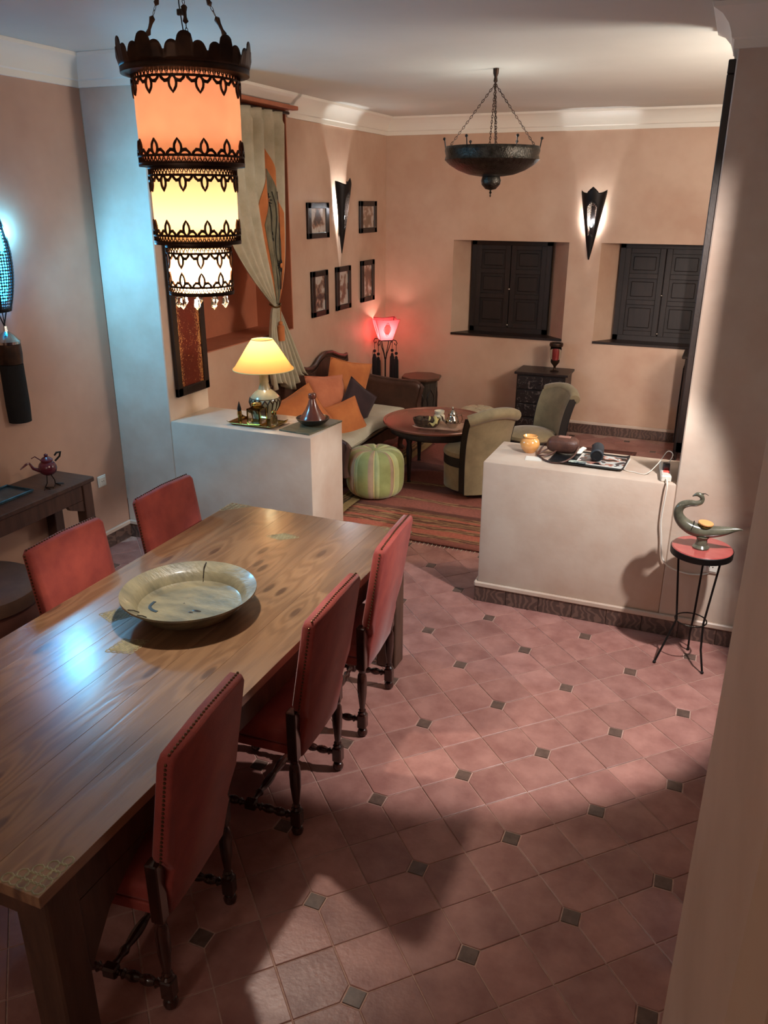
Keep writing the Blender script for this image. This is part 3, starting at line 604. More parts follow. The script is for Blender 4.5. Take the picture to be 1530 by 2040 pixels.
def make_chair(label):
    # local frame: x = outward from the table (back), y = width; origin on the floor mid-way between the rear legs
    t = thing('dining_chair', label, 'chair', group='red velvet dining chairs round the pine table')
    W2 = .205; D = .40
    back = G()
    # backrest: velvet panel, wider above, stepped in at the seat, leaning outward
    def bx(z): return .005 + (z - .42) * .15
    H = .955
    prof = [(-.165, .34), (-.182, .44), (-.19, .475), (-.172, .51), (-.18, .53), (-.222, .60), (-.222, H - .02), (-.205, H), (0, H + .008), (.205, H), (.222, H - .02), (.222, .60), (.18, .53), (.172, .51), (.19, .475), (.182, .44), (.165, .34), (0, .33)]
    def slab(g, pr, th, x_off=0, inset=0):
        n = len(pr); rings = []
        for dx, sc in ((-th / 2, .965), (-th / 2 + .008, 1), (th / 2 - .008, 1), (th / 2, .965)):
            ring = [(bx(z) + dx + x_off, y * sc, .65 + (z - .65) * (1 - (1 - sc) * .7)) for y, z in pr]; rings.append(ring)
        vs = [v for r in rings for v in r]; fs = [tuple(range(n))[::-1], tuple(3 * n + i for i in range(n))] + [(k * n + i, k * n + (i + 1) % n, (k + 1) * n + (i + 1) % n, (k + 1) * n + i) for k in range(3) for i in range(n)]
        g.add(vs, fs)
    slab(back, prof, .052); back.build('backrest', M_red, t, smooth=50)
    nl = G()
    path = [(-.223, .58), (-.223, H - .02), (-.206, H + .001), (0, H + .0085), (.206, H + .001), (.223, H - .02), (.223, .58)]
    P = [Vector((bx(z) + .006, y, z)) for y, z in path]; acc = 0
    for a, b in zip(P[:-1], P[1:]):
        L = (b - a).length; n = max(1, int(L / .0145))
        for i in range(n):
            q = a.lerp(b, i / n); nl.ball((q.x, q.y, q.z), .0048, 6, 4)
    nl.build('nailhead_trim', M_nail, t, kind='stuff')
    # seat
    st = G(); st.box(-D - .02, .0, -.205, .205, .40, .47, .022, seg=3); st.build('seat', M_red, t, smooth=50)
    fr = G(); fr.box(-D - .01, .0, -.205, .205, .365, .402, .004); fr.build('seat_frame', M_red, t, smooth=0)
    for sgn in (-1, 1):
        g = G(); y = sgn * W2; turned(g, 0, .37, 0, y)
        g.box(-.02, .02, y - .02, y + .02, .355, .57, .004); g.build('leg', M_chairw, t)
        g = G(); turned(g, 0, .37, -D, y); g.build('leg', M_chairw, t)
    for sgn in (-1, 1):
        g = G(); y = sgn * W2; stretch(g, (-.015, y, .085), (-D / 2 + .02, y, .085)); stretch(g, (-D / 2 - .02, y, .085), (-D + .015, y, .085)); g.cbox((-D / 2, y, .085), (.05, .036, .04), .006); g.build('stretcher', M_chairw, t)
    g = G(); stretch(g, (-D / 2, -W2 + .015, .085), (-D / 2, W2 - .015, .085)); g.build('stretcher', M_chairw, t)
    return t
c0 = make_chair('nearest red velvet dining chair on the right side of the table')
specs = [(-1.302, 1.59, .118, c0['label']),
         (-1.276, 2.384, .05, 'middle red velvet dining chair on the right side of the table'),
         (-1.303, 3.052, .085, 'farthest red velvet dining chair on the right side, nearest the lounge'),
         (-2.455, 2.47, PI, 'red velvet dining chair across the table, in front of the brown drum stool'),
         (-2.44, 3.15, PI, 'red velvet dining chair across the table, against the blue lit pier')]
for k, (x, y, rz, lb) in enumerate(specs):
    o = c0 if k == 0 else copy_tree(c0)
    o.location = (x, y, 0); o.rotation_euler.z = rz; o['label'] = lb

# ================================================================== HANGING LANTERN
LX, LY = -1.745, 2.50
ln = thing('hanging_lantern', 'three tier orange and cream hanging lantern with pierced metal crown over the table', 'lantern', (LX, LY, 2.0))
LB = TR(0, 0, -2.0)
tiers = [(.170, 2.425, 2.70, M_shadeA, 13), (.143, 2.178, 2.415, M_shadeB, 13), (.108, 2.008, 2.168, M_shadeB, 10)]
def fretband(g, R, z, up, n, hgt=.034):
    sg = 1 if up else -1
    def P(s_, zz): a = s_ / R; return ((R + .003) * math.cos(a), (R + .003) * math.sin(a), zz)
    C = 2 * PI * R; w = C / n; rr = .0042
    for q in (0, .022): g.tube([P(C * i / 48, z + sg * q) for i in range(48)], rr, 5, True, LB)
    m = n * 5
    for i in range(m):  # small trellis in the band
        a = C * i / m; b = C * (i + .5) / m; c = C * (i + 1) / m
        g.tube([P(a, z), P(b, z + sg * .022), P(c, z)], .0024, 4, False, LB)
        g.tube([P(b - .004, z + sg * .008), P(b, z + sg * .004), P(b + .004, z + sg * .008), P(b, z + sg * .013)], .0014, 4, True, LB)
    for i in range(n):
        c = w * (i + .5)
        for k in (-1, 1):   # side lobes
            g.tube([P(c + k * w * .26 + w * .2 * math.cos(u * PI / 6), z + sg * (.022 + .015 * math.sin(u * PI / 6))) for u in range(7)], rr, 5, False, LB)
        g.tube([P(c + w * .14 * math.sin(u * PI / 6) , z + sg * (.044 - .020 * math.cos(u * PI / 6) + (.006 if u == 6 else 0))) for u in range(12)], rr, 5, True, LB)
        g.tube([P(c - w * .46, z + sg * .024), P(c - w * .3, z + sg * .040), P(c - w * .13, z + sg * .038)], rr, 5, False, LB); g.tube([P(c + w * .46, z + sg * .024), P(c + w * .3, z + sg * .040), P(c + w * .13, z + sg * .038)], rr, 5, False, LB)
for k, (R, z0, z1, m, n) in enumerate(tiers):
    g = G(); g.shell([(R * .985, z0), (R, (z0 + z1) / 2), (R, z1)], n=64, M=LB); g.build('lantern_shade', m, ln, smooth=60)
    g = G(); fretband(g, R, z0 + .002, True, n); fretband(g, R, z1 - .002, False, n)
    g.shell([(R + .006, z0 - .006), (R + .006, z0 + .006)], n=48, M=LB); g.shell([(R + .006, z1 - .006), (R + .006, z1 + .006)], n=48, M=LB)
    if k < 2: g.shell([(R + .005, z0 - .004), (tiers[k + 1][0] + .002, z0 - .006)], n=48, M=LB)
    g.build('pierced_band', M_bronze, ln)
# crown
g = G(); NL = 10; Rc = .212
def crown(u, v):
    a = 2 * PI * u; ph = (u * NL) % 1; x = abs(ph - .5) * 2   # 0 centre, 1 joint
    h = .056 + .022 * max(0, 1 - (x / .36) ** 2) ** .5 if x < .36 else .028 + .026 * max(0, 1 - ((x - .60) / .34) ** 2) ** .5
    z = 2.70 + h * v + .012; r = Rc - .006 + .008 * v
    return (r * math.cos(a), r * math.sin(a), z)
g.grid(crown, 288, 5, LB); g.shell([(Rc - .006, 2.712), (Rc - .006, 2.695), (.168, 2.69)], n=64, M=LB)
g.build('crown', M_bronze, ln, solid=.002, smooth=60)
# chains: spindles and links, three of them, to the ceiling hook
for a in (PI * .98, PI * 1.72, PI * .30):
    g = G(); p0 = Vector((.19 * math.cos(a), .19 * math.sin(a), 2.735)); p1 = Vector((0.0, 0.0, 3.09)); d = p1 - p0; Ln = d.length; q = d.to_track_quat('Z', 'Y').to_matrix().to_4x4()
    z = 0
    while z < Ln - .04:
        T = LB @ Matrix.Translation(p0) @ q @ TR(0, 0, z)
        g.lathe([(.002, 0), (.009, .008), (.005, .022), (.006, .04), (.010, .056), (.002, .064)], n=6, M=T)
        for k in range(2):
            T2 = T @ TR(0, 0, .064 + k * .014) @ RZ(k * PI / 2); g.tube([(.0035 * math.cos(u * PI / 4), 0, .009 + .009 * math.sin(u * PI / 4)) for u in range(8)], .0011, 4, True, T2)
        z += .094
    g.build('chain', M_bronze, ln)
g = G(); g.tube([(.0, 0, 2.70), (.004, .002, 2.8), (-.006, 0, 2.9), (0, 0, 3.1)], .0022, 6, M=LB); g.cbox((-.004, 0, 2.875), (.02, .012, .018), .002, LB); g.build('cable', M_blackp, ln)
g = G(); g.lathe([(.001, 3.119), (.05, 3.119), (.045, 3.105), (.012, 3.09), (.006, 3.06), (.001, 3.055)], n=20, M=LB); g.build('ceiling_rose', M_bronze, ln)
# crystals
for k in range(9):
    a = 2 * PI * k / 9 + .2; g = G(); x, y = .085 * math.cos(a), .085 * math.sin(a)
    g.tube([(x, y, 2.02), (x, y, 2.005)], .0012, 4, M=LB); g.lathe([(.001, 1.955), (.012, 1.968), (.009, 1.99), (.001, 2.006)], (x, y, 0), 6, LB); g.build('crystal_drop', M_glass, ln, smooth=0)
bulbm = glow('warm_bulb', (255, 226, 170), 30)
g = G(); g.ball((0, 0, 2.10), .028, 12, 8, M=LB);  g.build('bulb', bulbm, ln)
g = G(); g.tube([(0, 0, 2.13), (0, 0, 2.70)], .008, 8, M=LB); g.tube([(-.168, 0, 2.70), (.168, 0, 2.70)], .004, 6, M=LB); g.build('inner_rod', M_bronze, ln)
lamp('lantern_bulb_light', 'POINT', (LX, LY, 2.085), 5, (1.0, .80, .52), .03)
lamp('lantern_open_light', 'SPOT', (LX, LY, 2.0), 50, (1.0, .92, .80), .03, (LX, LY, 0), 76, .35)
lamp('lantern_glow_light', 'POINT', (LX, LY, 1.985), 20, (1.0, .90, .76), .05)
lamp('lantern_upper_light', 'POINT', (LX, LY, 2.60), 1.3, (1.0, .66, .42), .05)
lamp('lantern_mid_light', 'POINT', (LX, LY, 2.30), .6, (1.0, .70, .42), .05)

# ================================================================== BOWL LAMP IN LOUNGE
BX, BY = -1.605, 5.74
bl = thing('bowl_ceiling_lamp', 'dark pewter bowl shaped ceiling lamp on thin chains above the lounge', 'lamp', (BX, BY, 2.36))
BB = TR(0, 0, -2.36)
g = G(); Rb = .312
g.shell([(Rb, 2.655), (Rb + .004, 2.63), (Rb - .004, 2.60), (Rb + .003, 2.575), (Rb - .03, 2.545), (Rb - .09, 2.51), (.15, 2.485), (.085, 2.475)], n=64, M=BB); g.build('bowl', M_bowl, bl, solid=.004, smooth=60)
g = G(); g.shell([(.19, 2.503), (.14, 2.486), (.10, 2.480)], n=64, M=BB @ TR(0, 0, -.004)); g.build('pierced_band', M_pierceB, bl)
g = G(); g.lathe([(.001, 2.385), (.035, 2.392), (.062, 2.42), (.068, 2.445), (.06, 2.47), (.075, 2.48)], n=32, M=BB); g.build('lower_globe', M_bowl, bl)
g = G(); g.lathe([(.001, 2.34), (.006, 2.35), (.003, 2.36), (.010, 2.37), (.004, 2.38), (.008, 2.39)], n=10, M=BB); g.build('finial', M_bowl, bl)
for k in range(6):
    a = PI * k / 3 + .25; g = G(); x, y = Rb * math.cos(a), Rb * math.sin(a); g.tube([(x, y, 2.64), (x * 1.03, y * 1.03, 2.70)], .004, 6, M=BB); g.ball((x * 1.035, y * 1.035, 2.705), .010, 8, 6, M=BB); g.build('rim_pin', M_iron, bl)
def chain(g, p0, p1, M, ll=.026, r=.0022, wd=.006):
    p0 = Vector(p0); p1 = Vector(p1); d = p1 - p0; Ln = d.length; q = d.to_track_quat('Z', 'Y').to_matrix().to_4x4(); n = int(Ln / (ll * .75))
    for k in range(n):
        T = M @ Matrix.Translation(p0) @ q @ TR(0, 0, k * Ln / n) @ RZ((k % 2) * PI / 2)
        g.tube([(wd * math.cos(u * PI / 3), 0, ll / 2 + ll / 2 * math.sin(u * PI / 3)) for u in range(6)], r, 4, True, T)
for k in range(4):
    a = PI * k / 2 + .35; g = G(); chain(g, (Rb * .93 * math.cos(a), Rb * .93 * math.sin(a), 2.65), (0, 0, 3.03), BB); g.build('chain', M_bronze, bl)
g = G(); chain(g, (0.02, 0, 2.60), (0, 0, 3.03), BB); g.lathe([(.001, 3.03), (.014, 3.045), (.01, 3.07), (.018, 3.09), (.02, 3.119)], n=12, M=BB); g.build('hook', M_bronze, bl)
g = G(); g.tube([(0.02, 0, 2.52), (0.02, 0, 2.62)], .02, 8, M=BB); g.build('lamp_socket', M_blackp, bl)
lamp('bowl_uplight_fill', 'POINT', (BX, BY, 2.64), 6, (1.0, .98, .92), .15)  # added uplight to fill the lounge; the bowl lamp itself looks unlit

# ================================================================== WALL SCONCES
def sconce(label, loc, rz, flip=0):
    # local: wall plane at x=0, opening toward +x ; z=0 at lower tip
    t = thing('wall_sconce', label, 'sconce', loc, rz, 'pointed pierced sconces in the lounge')
    H = .62; Rt = .118
    def f(u, v):
        a = -PI / 2 + PI * u; 
        lob = .0
        e = abs(u - .5) * 2
        lob = .055 * max(0, 1 - e / .30) ** .8 if e < .30 else (.028 * math.sin((e - .30) / .70 * PI / 2) ** 2)
        z = v * (H + lob); r = .004 + Rt * (min(1, z / H)) ** .92
        return (.022 + r * .8 * math.cos(a), r * math.sin(a), z)
    # closed metal sides and the pierced middle strip
    g = G(); g.grid(f, 40, 30)
    keep_s = []; keep_p = []
    for idx, fc in enumerate(g.f):
        i = idx % 40; j = idx // 40; u = (i + .5) / 40; v = (j + .5) / 30
        (keep_p if (.34 < u < .66 and .36 < v < .80) else keep_s).append(fc)
    g1 = G(); g1.add(g.v, keep_s); g1.build('sconce_shell', M_iron, t, solid=.002, smooth=60)
    g2 = G(); g2.v = g.v; g2.f = keep_p; g2.m = [0] * len(keep_p); g2.uv = {k: (v[0] * .5, v[1]) for k, v in g.uv.items()}; g2.build('pierced_panel', M_pierce, t, smooth=60)
    g = G(); g.box(0, .01, -.02, .02, .18, .5); g.tube([(.005, 0, .3), (.04, 0, .3)], .006, 6); g.build('back_plate', M_iron, t)
    g = G(); g.ball((.045, 0, .33), .016, 10, 8, (1, 1, 1.5)); g.build('bulb', glow('cool_bulb', (235, 250, 255), 30), t)
    return t
sconce('dark pointed wall sconce between the two shuttered windows', (-1.35, YBK, 1.775), -PI / 2)
sconce('dark pointed wall sconce among the framed pictures', (XLL, 7.40, 1.84), 0)
lamp('window_sconce_light', 'POINT', (-1.35, YBK - .05, 2.13), 14, (.95, .97, 1.0), .02)
lamp('picture_sconce_light', 'POINT', (XLL + .075, 7.40, 2.24), 20, (.92, .97, 1.0), .02)

def tassel_geo(g, x, y, z, L, r, M=None, n=14):
    g.lathe([(.001, z - L), (r * 1.08, z - L), (r * 1.05, z - L * .6), (r * .95, z - L * .22), (r * .6, z - L * .16), (r * .62, z - L * .12), (r * .5, z - L * .1), (r * .001, z - L * .06)], (x, y, 0), n, M)

# blue sconce at the left edge of the dining room
sx, sy = XL, 3.50
bs = thing('blue_wall_sconce', 'blue glowing pierced metal wall sconce on the left dining wall', 'sconce', (sx, sy, 1.62))
def bsf(u, v):
    a = -PI / 2 + PI * u; z = .10 + v * .62; w = (.035 + .085 * math.sin(PI * min(1, v * .9 + .1)) ** .8)
    return (.015 + w * .75 * math.cos(a), w * math.sin(a) , z)
g = G(); g.grid(bsf, 30, 30)
ks, kp = [], []
for idx, fc in enumerate(g.f):
    i = idx % 30; (ks if i in (0, 1, 9, 10, 19, 20, 28, 29) or idx // 30 < 1 or idx // 30 > 28 else kp).append(fc)
g1 = G(); g1.add(g.v, ks); g1.build('sconce_rib', M_iron, bs, solid=.003, smooth=60)
g2 = G(); g2.v = g.v; g2.f = kp; g2.m = [0] * len(kp); g2.uv = {k: (v[0] * .35, v[1] * .62) for k, v in g.uv.items()}; g2.build('pierced_panel', pierced('pierced_blue_sconce_metal', (60, 70, 76), 60, .31), bs, smooth=60)
g = G(); g.shell([(.02, .16), (.045, .3), (.05, .45), (.03, .62)], (.055, 0, 0), 16); g.build('glass_liner', glow('cyan_lit_glass', (24, 160, 255), 48), bs)
g = G(); g.tube([(.03, -.03, .10), (.03, 0, .02)], .004, 6); g.tube([(.03, .03, .10), (.03, 0, .02)], .004, 6); g.tube([(.03, -.05, .1), (.03, .05, .1)], .008, 6); g.build('hanger', M_iron, bs)
lamp('blue_sconce_light', 'SPOT', (sx + .16, sy + .06, 2.02), 60, (.16, .62, 1.0), .06, (sx + 1.2, sy + .75, 1.7), 165, .5)
lamp('blue_sconce_spill_light', 'POINT', (sx + .06, sy + .12, 2.15), 4.0, (.12, .60, 1.0), .03)
bt = thing('wall_tassel', 'long black tassel with metal cone cap hanging below the blue sconce', 'tassel', (sx + .035, sy, 1.08))
g = G(); g.lathe([(.001, .50), (.012, .525), (.055, .545), (.001, .546)][::-1], n=20); 
g = G(); g.lathe([(.068, .46), (.072, .475), (.04, .51), (.014, .53), (.010, .56), (.001, .562)], n=24); g.build('tassel_cap', M_silver, bt)
g = G(); g.lathe([(.066, .345), (.070, .40), (.068, .458)], n=24); g.build('tassel_collar', M_bronze, bt)
g = G(); pf = [(.001, .0)] + [(.064, .0), (.068, .1), (.066, .34), (.001, .344)]; g.lathe(pf, n=28); g.build('tassel_yarn', M_tass, bt)
g = G(); g.tube([(-.0, 0, .56), (-.005, 0, .64)], .003, 6); g.build('cord', M_iron, bt)

# ================================================================== CONSOLE + ITEMS (left)
ct = thing('console_table', 'dark brown console table against the left dining wall', 'table', (-3.66, 3.1, 0))
CO = TR(3.66, -3.1, 0); cx0, cx1, cy0, cy1, cz = -3.83, -3.47, 2.3, 3.685, .72
g = G(); g.box(cx0, cx1, cy0, cy1, cz - .03, cz, .005, CO); g.build('tabletop', M_chairw2, ct, smooth=0)
g = G(); g.box(cx1 - .05, cx1 - .02, cy0 + .03, cy1 - .03, cz - .13, cz - .03, .003, CO); g.box(cx0 + .02, cx0 + .05, cy0 + .03, cy1 - .03, cz - .13, cz - .03, .003, CO); g.box(cx0 + .03, cx1 - .03, cy1 - .05, cy1 - .02, cz - .13, cz - .03, .003, CO); g.build('apron', M_chairw2, ct, smooth=0)
for x in (cx0 + .01, cx1 - .085):
    for y in (cy0 + .02, cy1 - .095):
        g = G(); g.box(x, x + .075, y, y + .075, 0, cz - .03, .004, CO); g.build('leg', M_chairw2, ct, smooth=0)
MX = Matrix(((0, 0, 1, 0), (1, 0, 0, 0), (0, 1, 0, 0), (0, 0, 0, 1)))
g = G(); g.prism([(0, 0), (-.13, 0), (-.11, -.03), (-.03, -.06), (0, -.07)], .03, CO @ TR(cx1 - .05, cy1 - .095, cz - .13) @ MX); g.build('bracket', M_chairw2, ct, smooth=0)
# teapot creature
tp = thing('ornamental_teapot', 'plum red teapot shaped like a long legged bird on the console', 'ornament', (-3.585, 3.44, cz))
g = G(); g.ball((0, 0, .115), .052, 20, 14, (1.05, 1, .92)); g.build('body', M_plum, tp)
g = G(); g.lathe([(.034, .155), (.036, .165), (.022, .178), (.010, .184), (.012, .196), (.001, .202)], n=18); g.build('lid', M_plum, tp)
g = G(); g.tube([(.03, .035, .09 + .06), (.045, .06, .175), (.05, .065, .20), (.04, .045, .20), (.035, .03, .185)], [.006, .006, .007, .006, .005], 8); g.build('handle', M_iron, tp)
g = G(); g.tube([(-.03, -.03, .10), (-.05, -.06, .12), (-.06, -.075, .155), (-.07, -.09, .15), (-.09, -.12, .125)], [.012, .009, .006, .007, .003], 8); g.tube([(-.02, -.02, .16), (-.04, -.045, .19), (-.055, -.06, .18)], .003, 6); g.build('spout', M_plum, tp)
for sg in (-1, 1):
    g = G(); g.tube([(0, sg * .015, .07), (.01, sg * .03, .03), (.0, sg * .04, .004)], .003, 6)
    for a in (-.9, -.2, .5): g.tube([(0, sg * .04, .004), (-.05 * math.cos(a + PI), sg * .04 + .05 * math.sin(a), .003)], .0025, 5)
    g.build('leg', M_iron, tp)
tb = thing('metal_tray', 'blue reflecting rectangular metal tray at the left end of the console', 'tray', (-3.70, 3.12, cz), 0)
g = G(); g.box(-.10, .10, -.20, .20, 0.001, .006, .001); g.tube([(-.10, -.20, .012), (.10, -.20, .012), (.10, .20, .012), (-.10, .20, .012)], .006, 6, True); g.build('tray_plate', M_tin, tb)
g = G(); g.lathe([(.001, 0), (.022, 0), (.03, .01), (.034, .05), (.031, .05), (.027, .012), (.001, .004)], n=20); cu = g.build('cup', M_paper); cu.location = (-3.73, 3.09, cz + .007); cu['label'] = 'small white cup standing on the blue tray'; cu['category'] = 'cup'
# brown drum stool between console and table
ds = thing('drum_stool', 'round brown leather drum stool beside the console table', 'stool', (-3.33, 2.62, 0))
g = G(); g.lathe([(.24, 0), (.27, .04), (.285, .25), (.275, .40), (.001, .40)], n=40); g.build('body', mat('drum_body_leather', (110, 66, 54), (92, 54, 44), .6, scale=4), ds)
g = G(); g.lathe([(.275, .40), (.30, .405), (.305, .44), (.30, .475), (.26, .50), (.001, .51)], n=40); g.build('seat', M_hide, ds)
g = G(); g.tube([(.289 * math.cos(2 * PI * k / 40), .289 * math.sin(2 * PI * k / 40), .402) for k in range(40)], .006, 6, True); g.build('piping', M_leather, ds)
# sockets
def socket(label, M, name='wall_socket'):
    t = thing(name, label, 'socket'); t.matrix_world = M
    g = G(); g.box(-.04, .04, -.009, 0, -.04, .04, .004); g.box(-.029, .029, -.013, -.008, -.029, .029, .002); g.build('plate', M_white, t, smooth=0)
    g = G()
    for x in (-.009, .009): g.ball((x, -.0125, 0), .0035, 8, 4)
    g.build('socket_hole', M_blackp, t); return t
socket('white wall socket beside the console table', TR(XL, 4.14, .497) @ RZ(PI / 2))
socket('white wall socket behind the pink topped stool', TR(.115, YF, .465))

# ================================================================== LEFT JAMB PANEL, RIGHT JAMB BOARD
def ornate_mat():
    m = bpy.data.materials.new('red_gilt_panel'); m.use_nodes = True; nt = m.node_tree; b = nt.nodes['Principled BSDF']; L = nt.links.new
    tc = nd(nt, 'ShaderNodeTexCoord'); sp = nd(nt, 'ShaderNodeSeparateXYZ'); L(tc.outputs['Object'], sp.inputs[0])
    v = nd(nt, 'ShaderNodeTexNoise'); v.inputs['Scale'].default_value = 38; v.inputs['Detail'].default_value = 2; v.inputs['Distortion'].default_value = 2.5; L(tc.outputs['Object'], v.inputs['Vector'])
    ab = nd(nt, 'ShaderNodeMath', operation='ABSOLUTE'); L(sp.outputs['Y'], ab.inputs[0])
    ed = nd(nt, 'ShaderNodeMapRange'); ed.inputs['From Min'].default_value = .07; ed.inputs['From Max'].default_value = .115; ed.inputs['To Min'].default_value = .66; ed.inputs['To Max'].default_value = .47; L(ab.outputs[0], ed.inputs['Value'])
    gt = nd(nt, 'ShaderNodeMath', operation='GREATER_THAN'); L(v.outputs['Fac'], gt.inputs[0]); L(ed.outputs[0], gt.inputs[1])
    mx = nd(nt, 'ShaderNodeMixRGB'); mx.inputs[1].default_value = lin((112, 40, 26)); mx.inputs[2].default_value = lin((206, 150, 90)); L(gt.outputs[0], mx.inputs[0]); L(mx.outputs[0], b.inputs['Base Color'])
    b.inputs['Roughness'].default_value = .35; return m
jp = thing('framed_artwork', 'dark framed red panel with gilt scrollwork hung on the left pier', 'picture', (-3.39, 4.64, 1.06))
g = G(); hh = 1.80; ww = .185
for (y0, y1, z0, z1) in ((-ww, ww, 0, .06), (-ww, ww, hh - .06, hh), (-ww, -ww + .055, .0, hh), (ww - .055, ww, .0, hh)): g.box(.001, .03, y0, y1, z0, z1, .004)
g.build('frame', M_dark, jp, smooth=0)
g = G(); g.box(.002, .018, -ww + .05, ww - .05, .055, hh - .055); g.build('panel', ornate_mat(), jp, smooth=0)
jb = thing('framed_artwork', 'tall dark wooden framed panel seen edge on at the right pier', 'picture', (-.12, 4.62, 1.06))
g = G()
for (y0, y1, z0, z1) in ((-ww, ww, 0, .06), (-ww, ww, hh + .0, hh + .06), (-ww, -ww + .055, .0, hh), (ww - .055, ww, .0, hh)): g.box(-.034, -.001, y0, y1, z0, z1, .004)
g.build('frame', M_dark, jb, smooth=0)
g = G(); g.box(-.018, -.002, -ww + .05, ww - .05, .055, hh); g.build('panel', ornate_mat(), jb, smooth=0)

# ================================================================== CURTAIN
cu = thing('curtain', 'cream linen curtain tied back in front of the niche', 'curtain', (XLL + .06, 5.9, .83))
CB = TR(-(XLL + .06), -5.9, -.83)
ZT, ZK, ZE = 2.97, 1.50, .83
def curt(u, v, off=0):
    # v 0 top .. 1 bottom ; u 0 left (near) .. 1 right
    vk = .70
    if v < vk:
        q = v / vk; z = ZT + (ZK - ZT) * q
        yl = 5.06 + (5.985 - 5.06) * (q ** 2.4 if q > .0 else 0); yr = 6.26 + (6.055 - 6.26) * (q ** 6)
        amp = .028 * (1 - q) + .010
    else:
        q = (v - vk) / (1 - vk); z = ZK + (ZE - ZK) * q
        yl = 5.985 + (5.80 - 5.985) * min(1, q * 1.4) ** .6; yr = 6.055 + (6.37 - 6.055) * q ** .9
        amp = .010 + .034 * q
        off += .07 * q
        if q > .9: z += .05 * math.sin(u * 9)*(q-.9)*10
    y = yl + (yr - yl) * u
    x = XLL + .06 + amp * math.sin(u * 2 * PI * 7.5 + 1.2 * math.sin(v * 3)) + off
    if v < .03: x = XLL + .06 + .5 * (x - XLL - .06)
    return (x, y, z)
g = G(); g.grid(lambda u, v: curt(u, v), 150, 70, CB); g.build('cloth', M_linen, cu, solid=.003, smooth=80)
g = G(); g.tube([(XLL + .04, NY0 + .02, 2.975), (XLL + .04, NY1 - .02, 2.975)], .011, 8, M=CB); g.build('rail', M_dark, cu)
# embroidered motif: dark panel with an orange border, flower lines
vk = .70
def mot(u0, u1, v0, v1, off, taper):
    def f(u, v):
        vv = v0 + (v1 - v0) * v; w = taper(v); uu = u0 + (u1 - u0) * (.5 + (u - .5) * w)
        return curt(uu, vv, off)
    return f
def tp_(v): return min(1, .04 + v * 2.4)
g = G(); g.grid(mot(.60, .93, .13, .695, .006, tp_), 40, 50, CB); g.build('orange_border', M_orange, cu, solid=.002, smooth=80)
M_mot = mat('sage_applique', (142, 136, 108), (108, 102, 80), .8, scale=30, stretch=(1, 1, .3))
g = G(); g.grid(mot(.635, .895, .20, .695, .010, tp_), 40, 50, CB); g.build('sage_panel', M_mot, cu, solid=.002, smooth=80)
g = G()
for (fu, fv, sc) in ((.73, .31, 1), (.80, .55, .8), (.70, .44, .6)):
    for k in range(14):
        a = 2 * PI * k / 14; pts = []
        for r in (.018, .035, .06 * sc):
            pts.append(Vector(curt(fu + r * math.cos(a) * .9 / 1.2, fv + r * math.sin(a) * .5, .02)))
        g.tube(pts, .003, 4, M=CB)
for k in range(5): g.tube([Vector(curt(.72 + .03 * k + .015 * math.sin(q), .28 + .045 * q, .018)) for q in range(9)], .0028, 4, M=CB)
g.build('black_stitching', M_blackcl, cu)
g = G()
for (fu, fv) in ((.73, .31), (.80, .55)):
    p = curt(fu, fv, .022); g.ball(p, .020, 10, 6, (.5, 1, 1), M=CB)
g.build('flower_eye', M_orange, cu, kind='stuff')
g = G(); ctr = (XLL + .06, 6.02, ZK); g.tube([(ctr[0] + .045 * math.cos(a), ctr[1] + .05 * math.sin(a), ctr[2] + .012 * math.sin(2 * a)) for a in [2 * PI * k / 16 for k in range(16)]], .008, 6, True, CB); g.build('tieback', M_brass, cu)
g = G(); g.tube([(XLL + .11, 6.02, ZK - .01), (XLL + .115, 6.0, 1.37)], .004, 6, M=CB); g.ball((XLL + .115, 6.0, 1.36), .018, 10, 8, M=CB); g.lathe([(.001, 1.215), (.03, 1.215), (.032, 1.26), (.03, 1.335), (.012, 1.35), (.001, 1.352)], (XLL + .115, 6.0, 0), 14, CB); g.build('orange_tassel', M_orange, cu)

# ================================================================== HALF WALL LEFT ITEMS
HZ = .912
tl = thing('table_lamp', 'lit table lamp with parchment cone shade and patterned sage base on the left half wall', 'lamp', (-2.835, 4.70, HZ))
g = G(); g.lathe([(.055, 0), (.058, .012), (.075, .05), (.098, .09), (.105, .125), (.098, .155), (.07, .185), (.042, .205), (.032, .24), (.030, .29), (.036, .315), (.001, .318)], n=36); base = g.build('lamp_base', M_cera, tl)
g = G()
for k in range(18):
    a = 2 * PI * k / 18; b = a + PI / 18; P = lambda an, z, r: (r * math.cos(an), r * math.sin(an), z)
    g.tube([P(a, .145, .1025), P(b, .118, .1065), P(b, .085, .0965), P(b, .055, .080)], [.004, .005, .004, .002], 5); g.tube([P(b, .118, .1065), P(a + 2 * PI / 18, .145, .1025)], [.005, .004], 5)
g.tube([P(2 * PI * k / 36, .150, .1005) for k in range(36)], .0025, 5, True)
g.build('dark_zigzag_relief', M_bronze, base)
g = G(); zb = .345; g.shell([(.205, zb), (.19, zb + .015), (.10, zb + .155), (.072, zb + .195)], n=48); g.build('lamp_shade', M_shadeL, tl, smooth=60)
g = G(); g.tube([(.205 * math.cos(2 * PI * k / 48), .205 * math.sin(2 * PI * k / 48), zb) for k in range(48)], .003, 5, True); g.tube([(.072 * math.cos(2 * PI * k / 24), .072 * math.sin(2 * PI * k / 24), zb + .195) for k in range(24)], .003, 5, True); g.build('shade_ring', M_gold, tl)
g = G(); g.lathe([(.012, .318), (.012, .40), (.001, .40)], n=12); g.ball((0, 0, .455), .032, 14, 10, (1, 1, 1.15)); g.build('bulb', bulbm, tl)
lamp('table_lamp_light', 'POINT', (-2.835, 4.70, HZ + .46), 18, (1.0, .86, .64), .035)
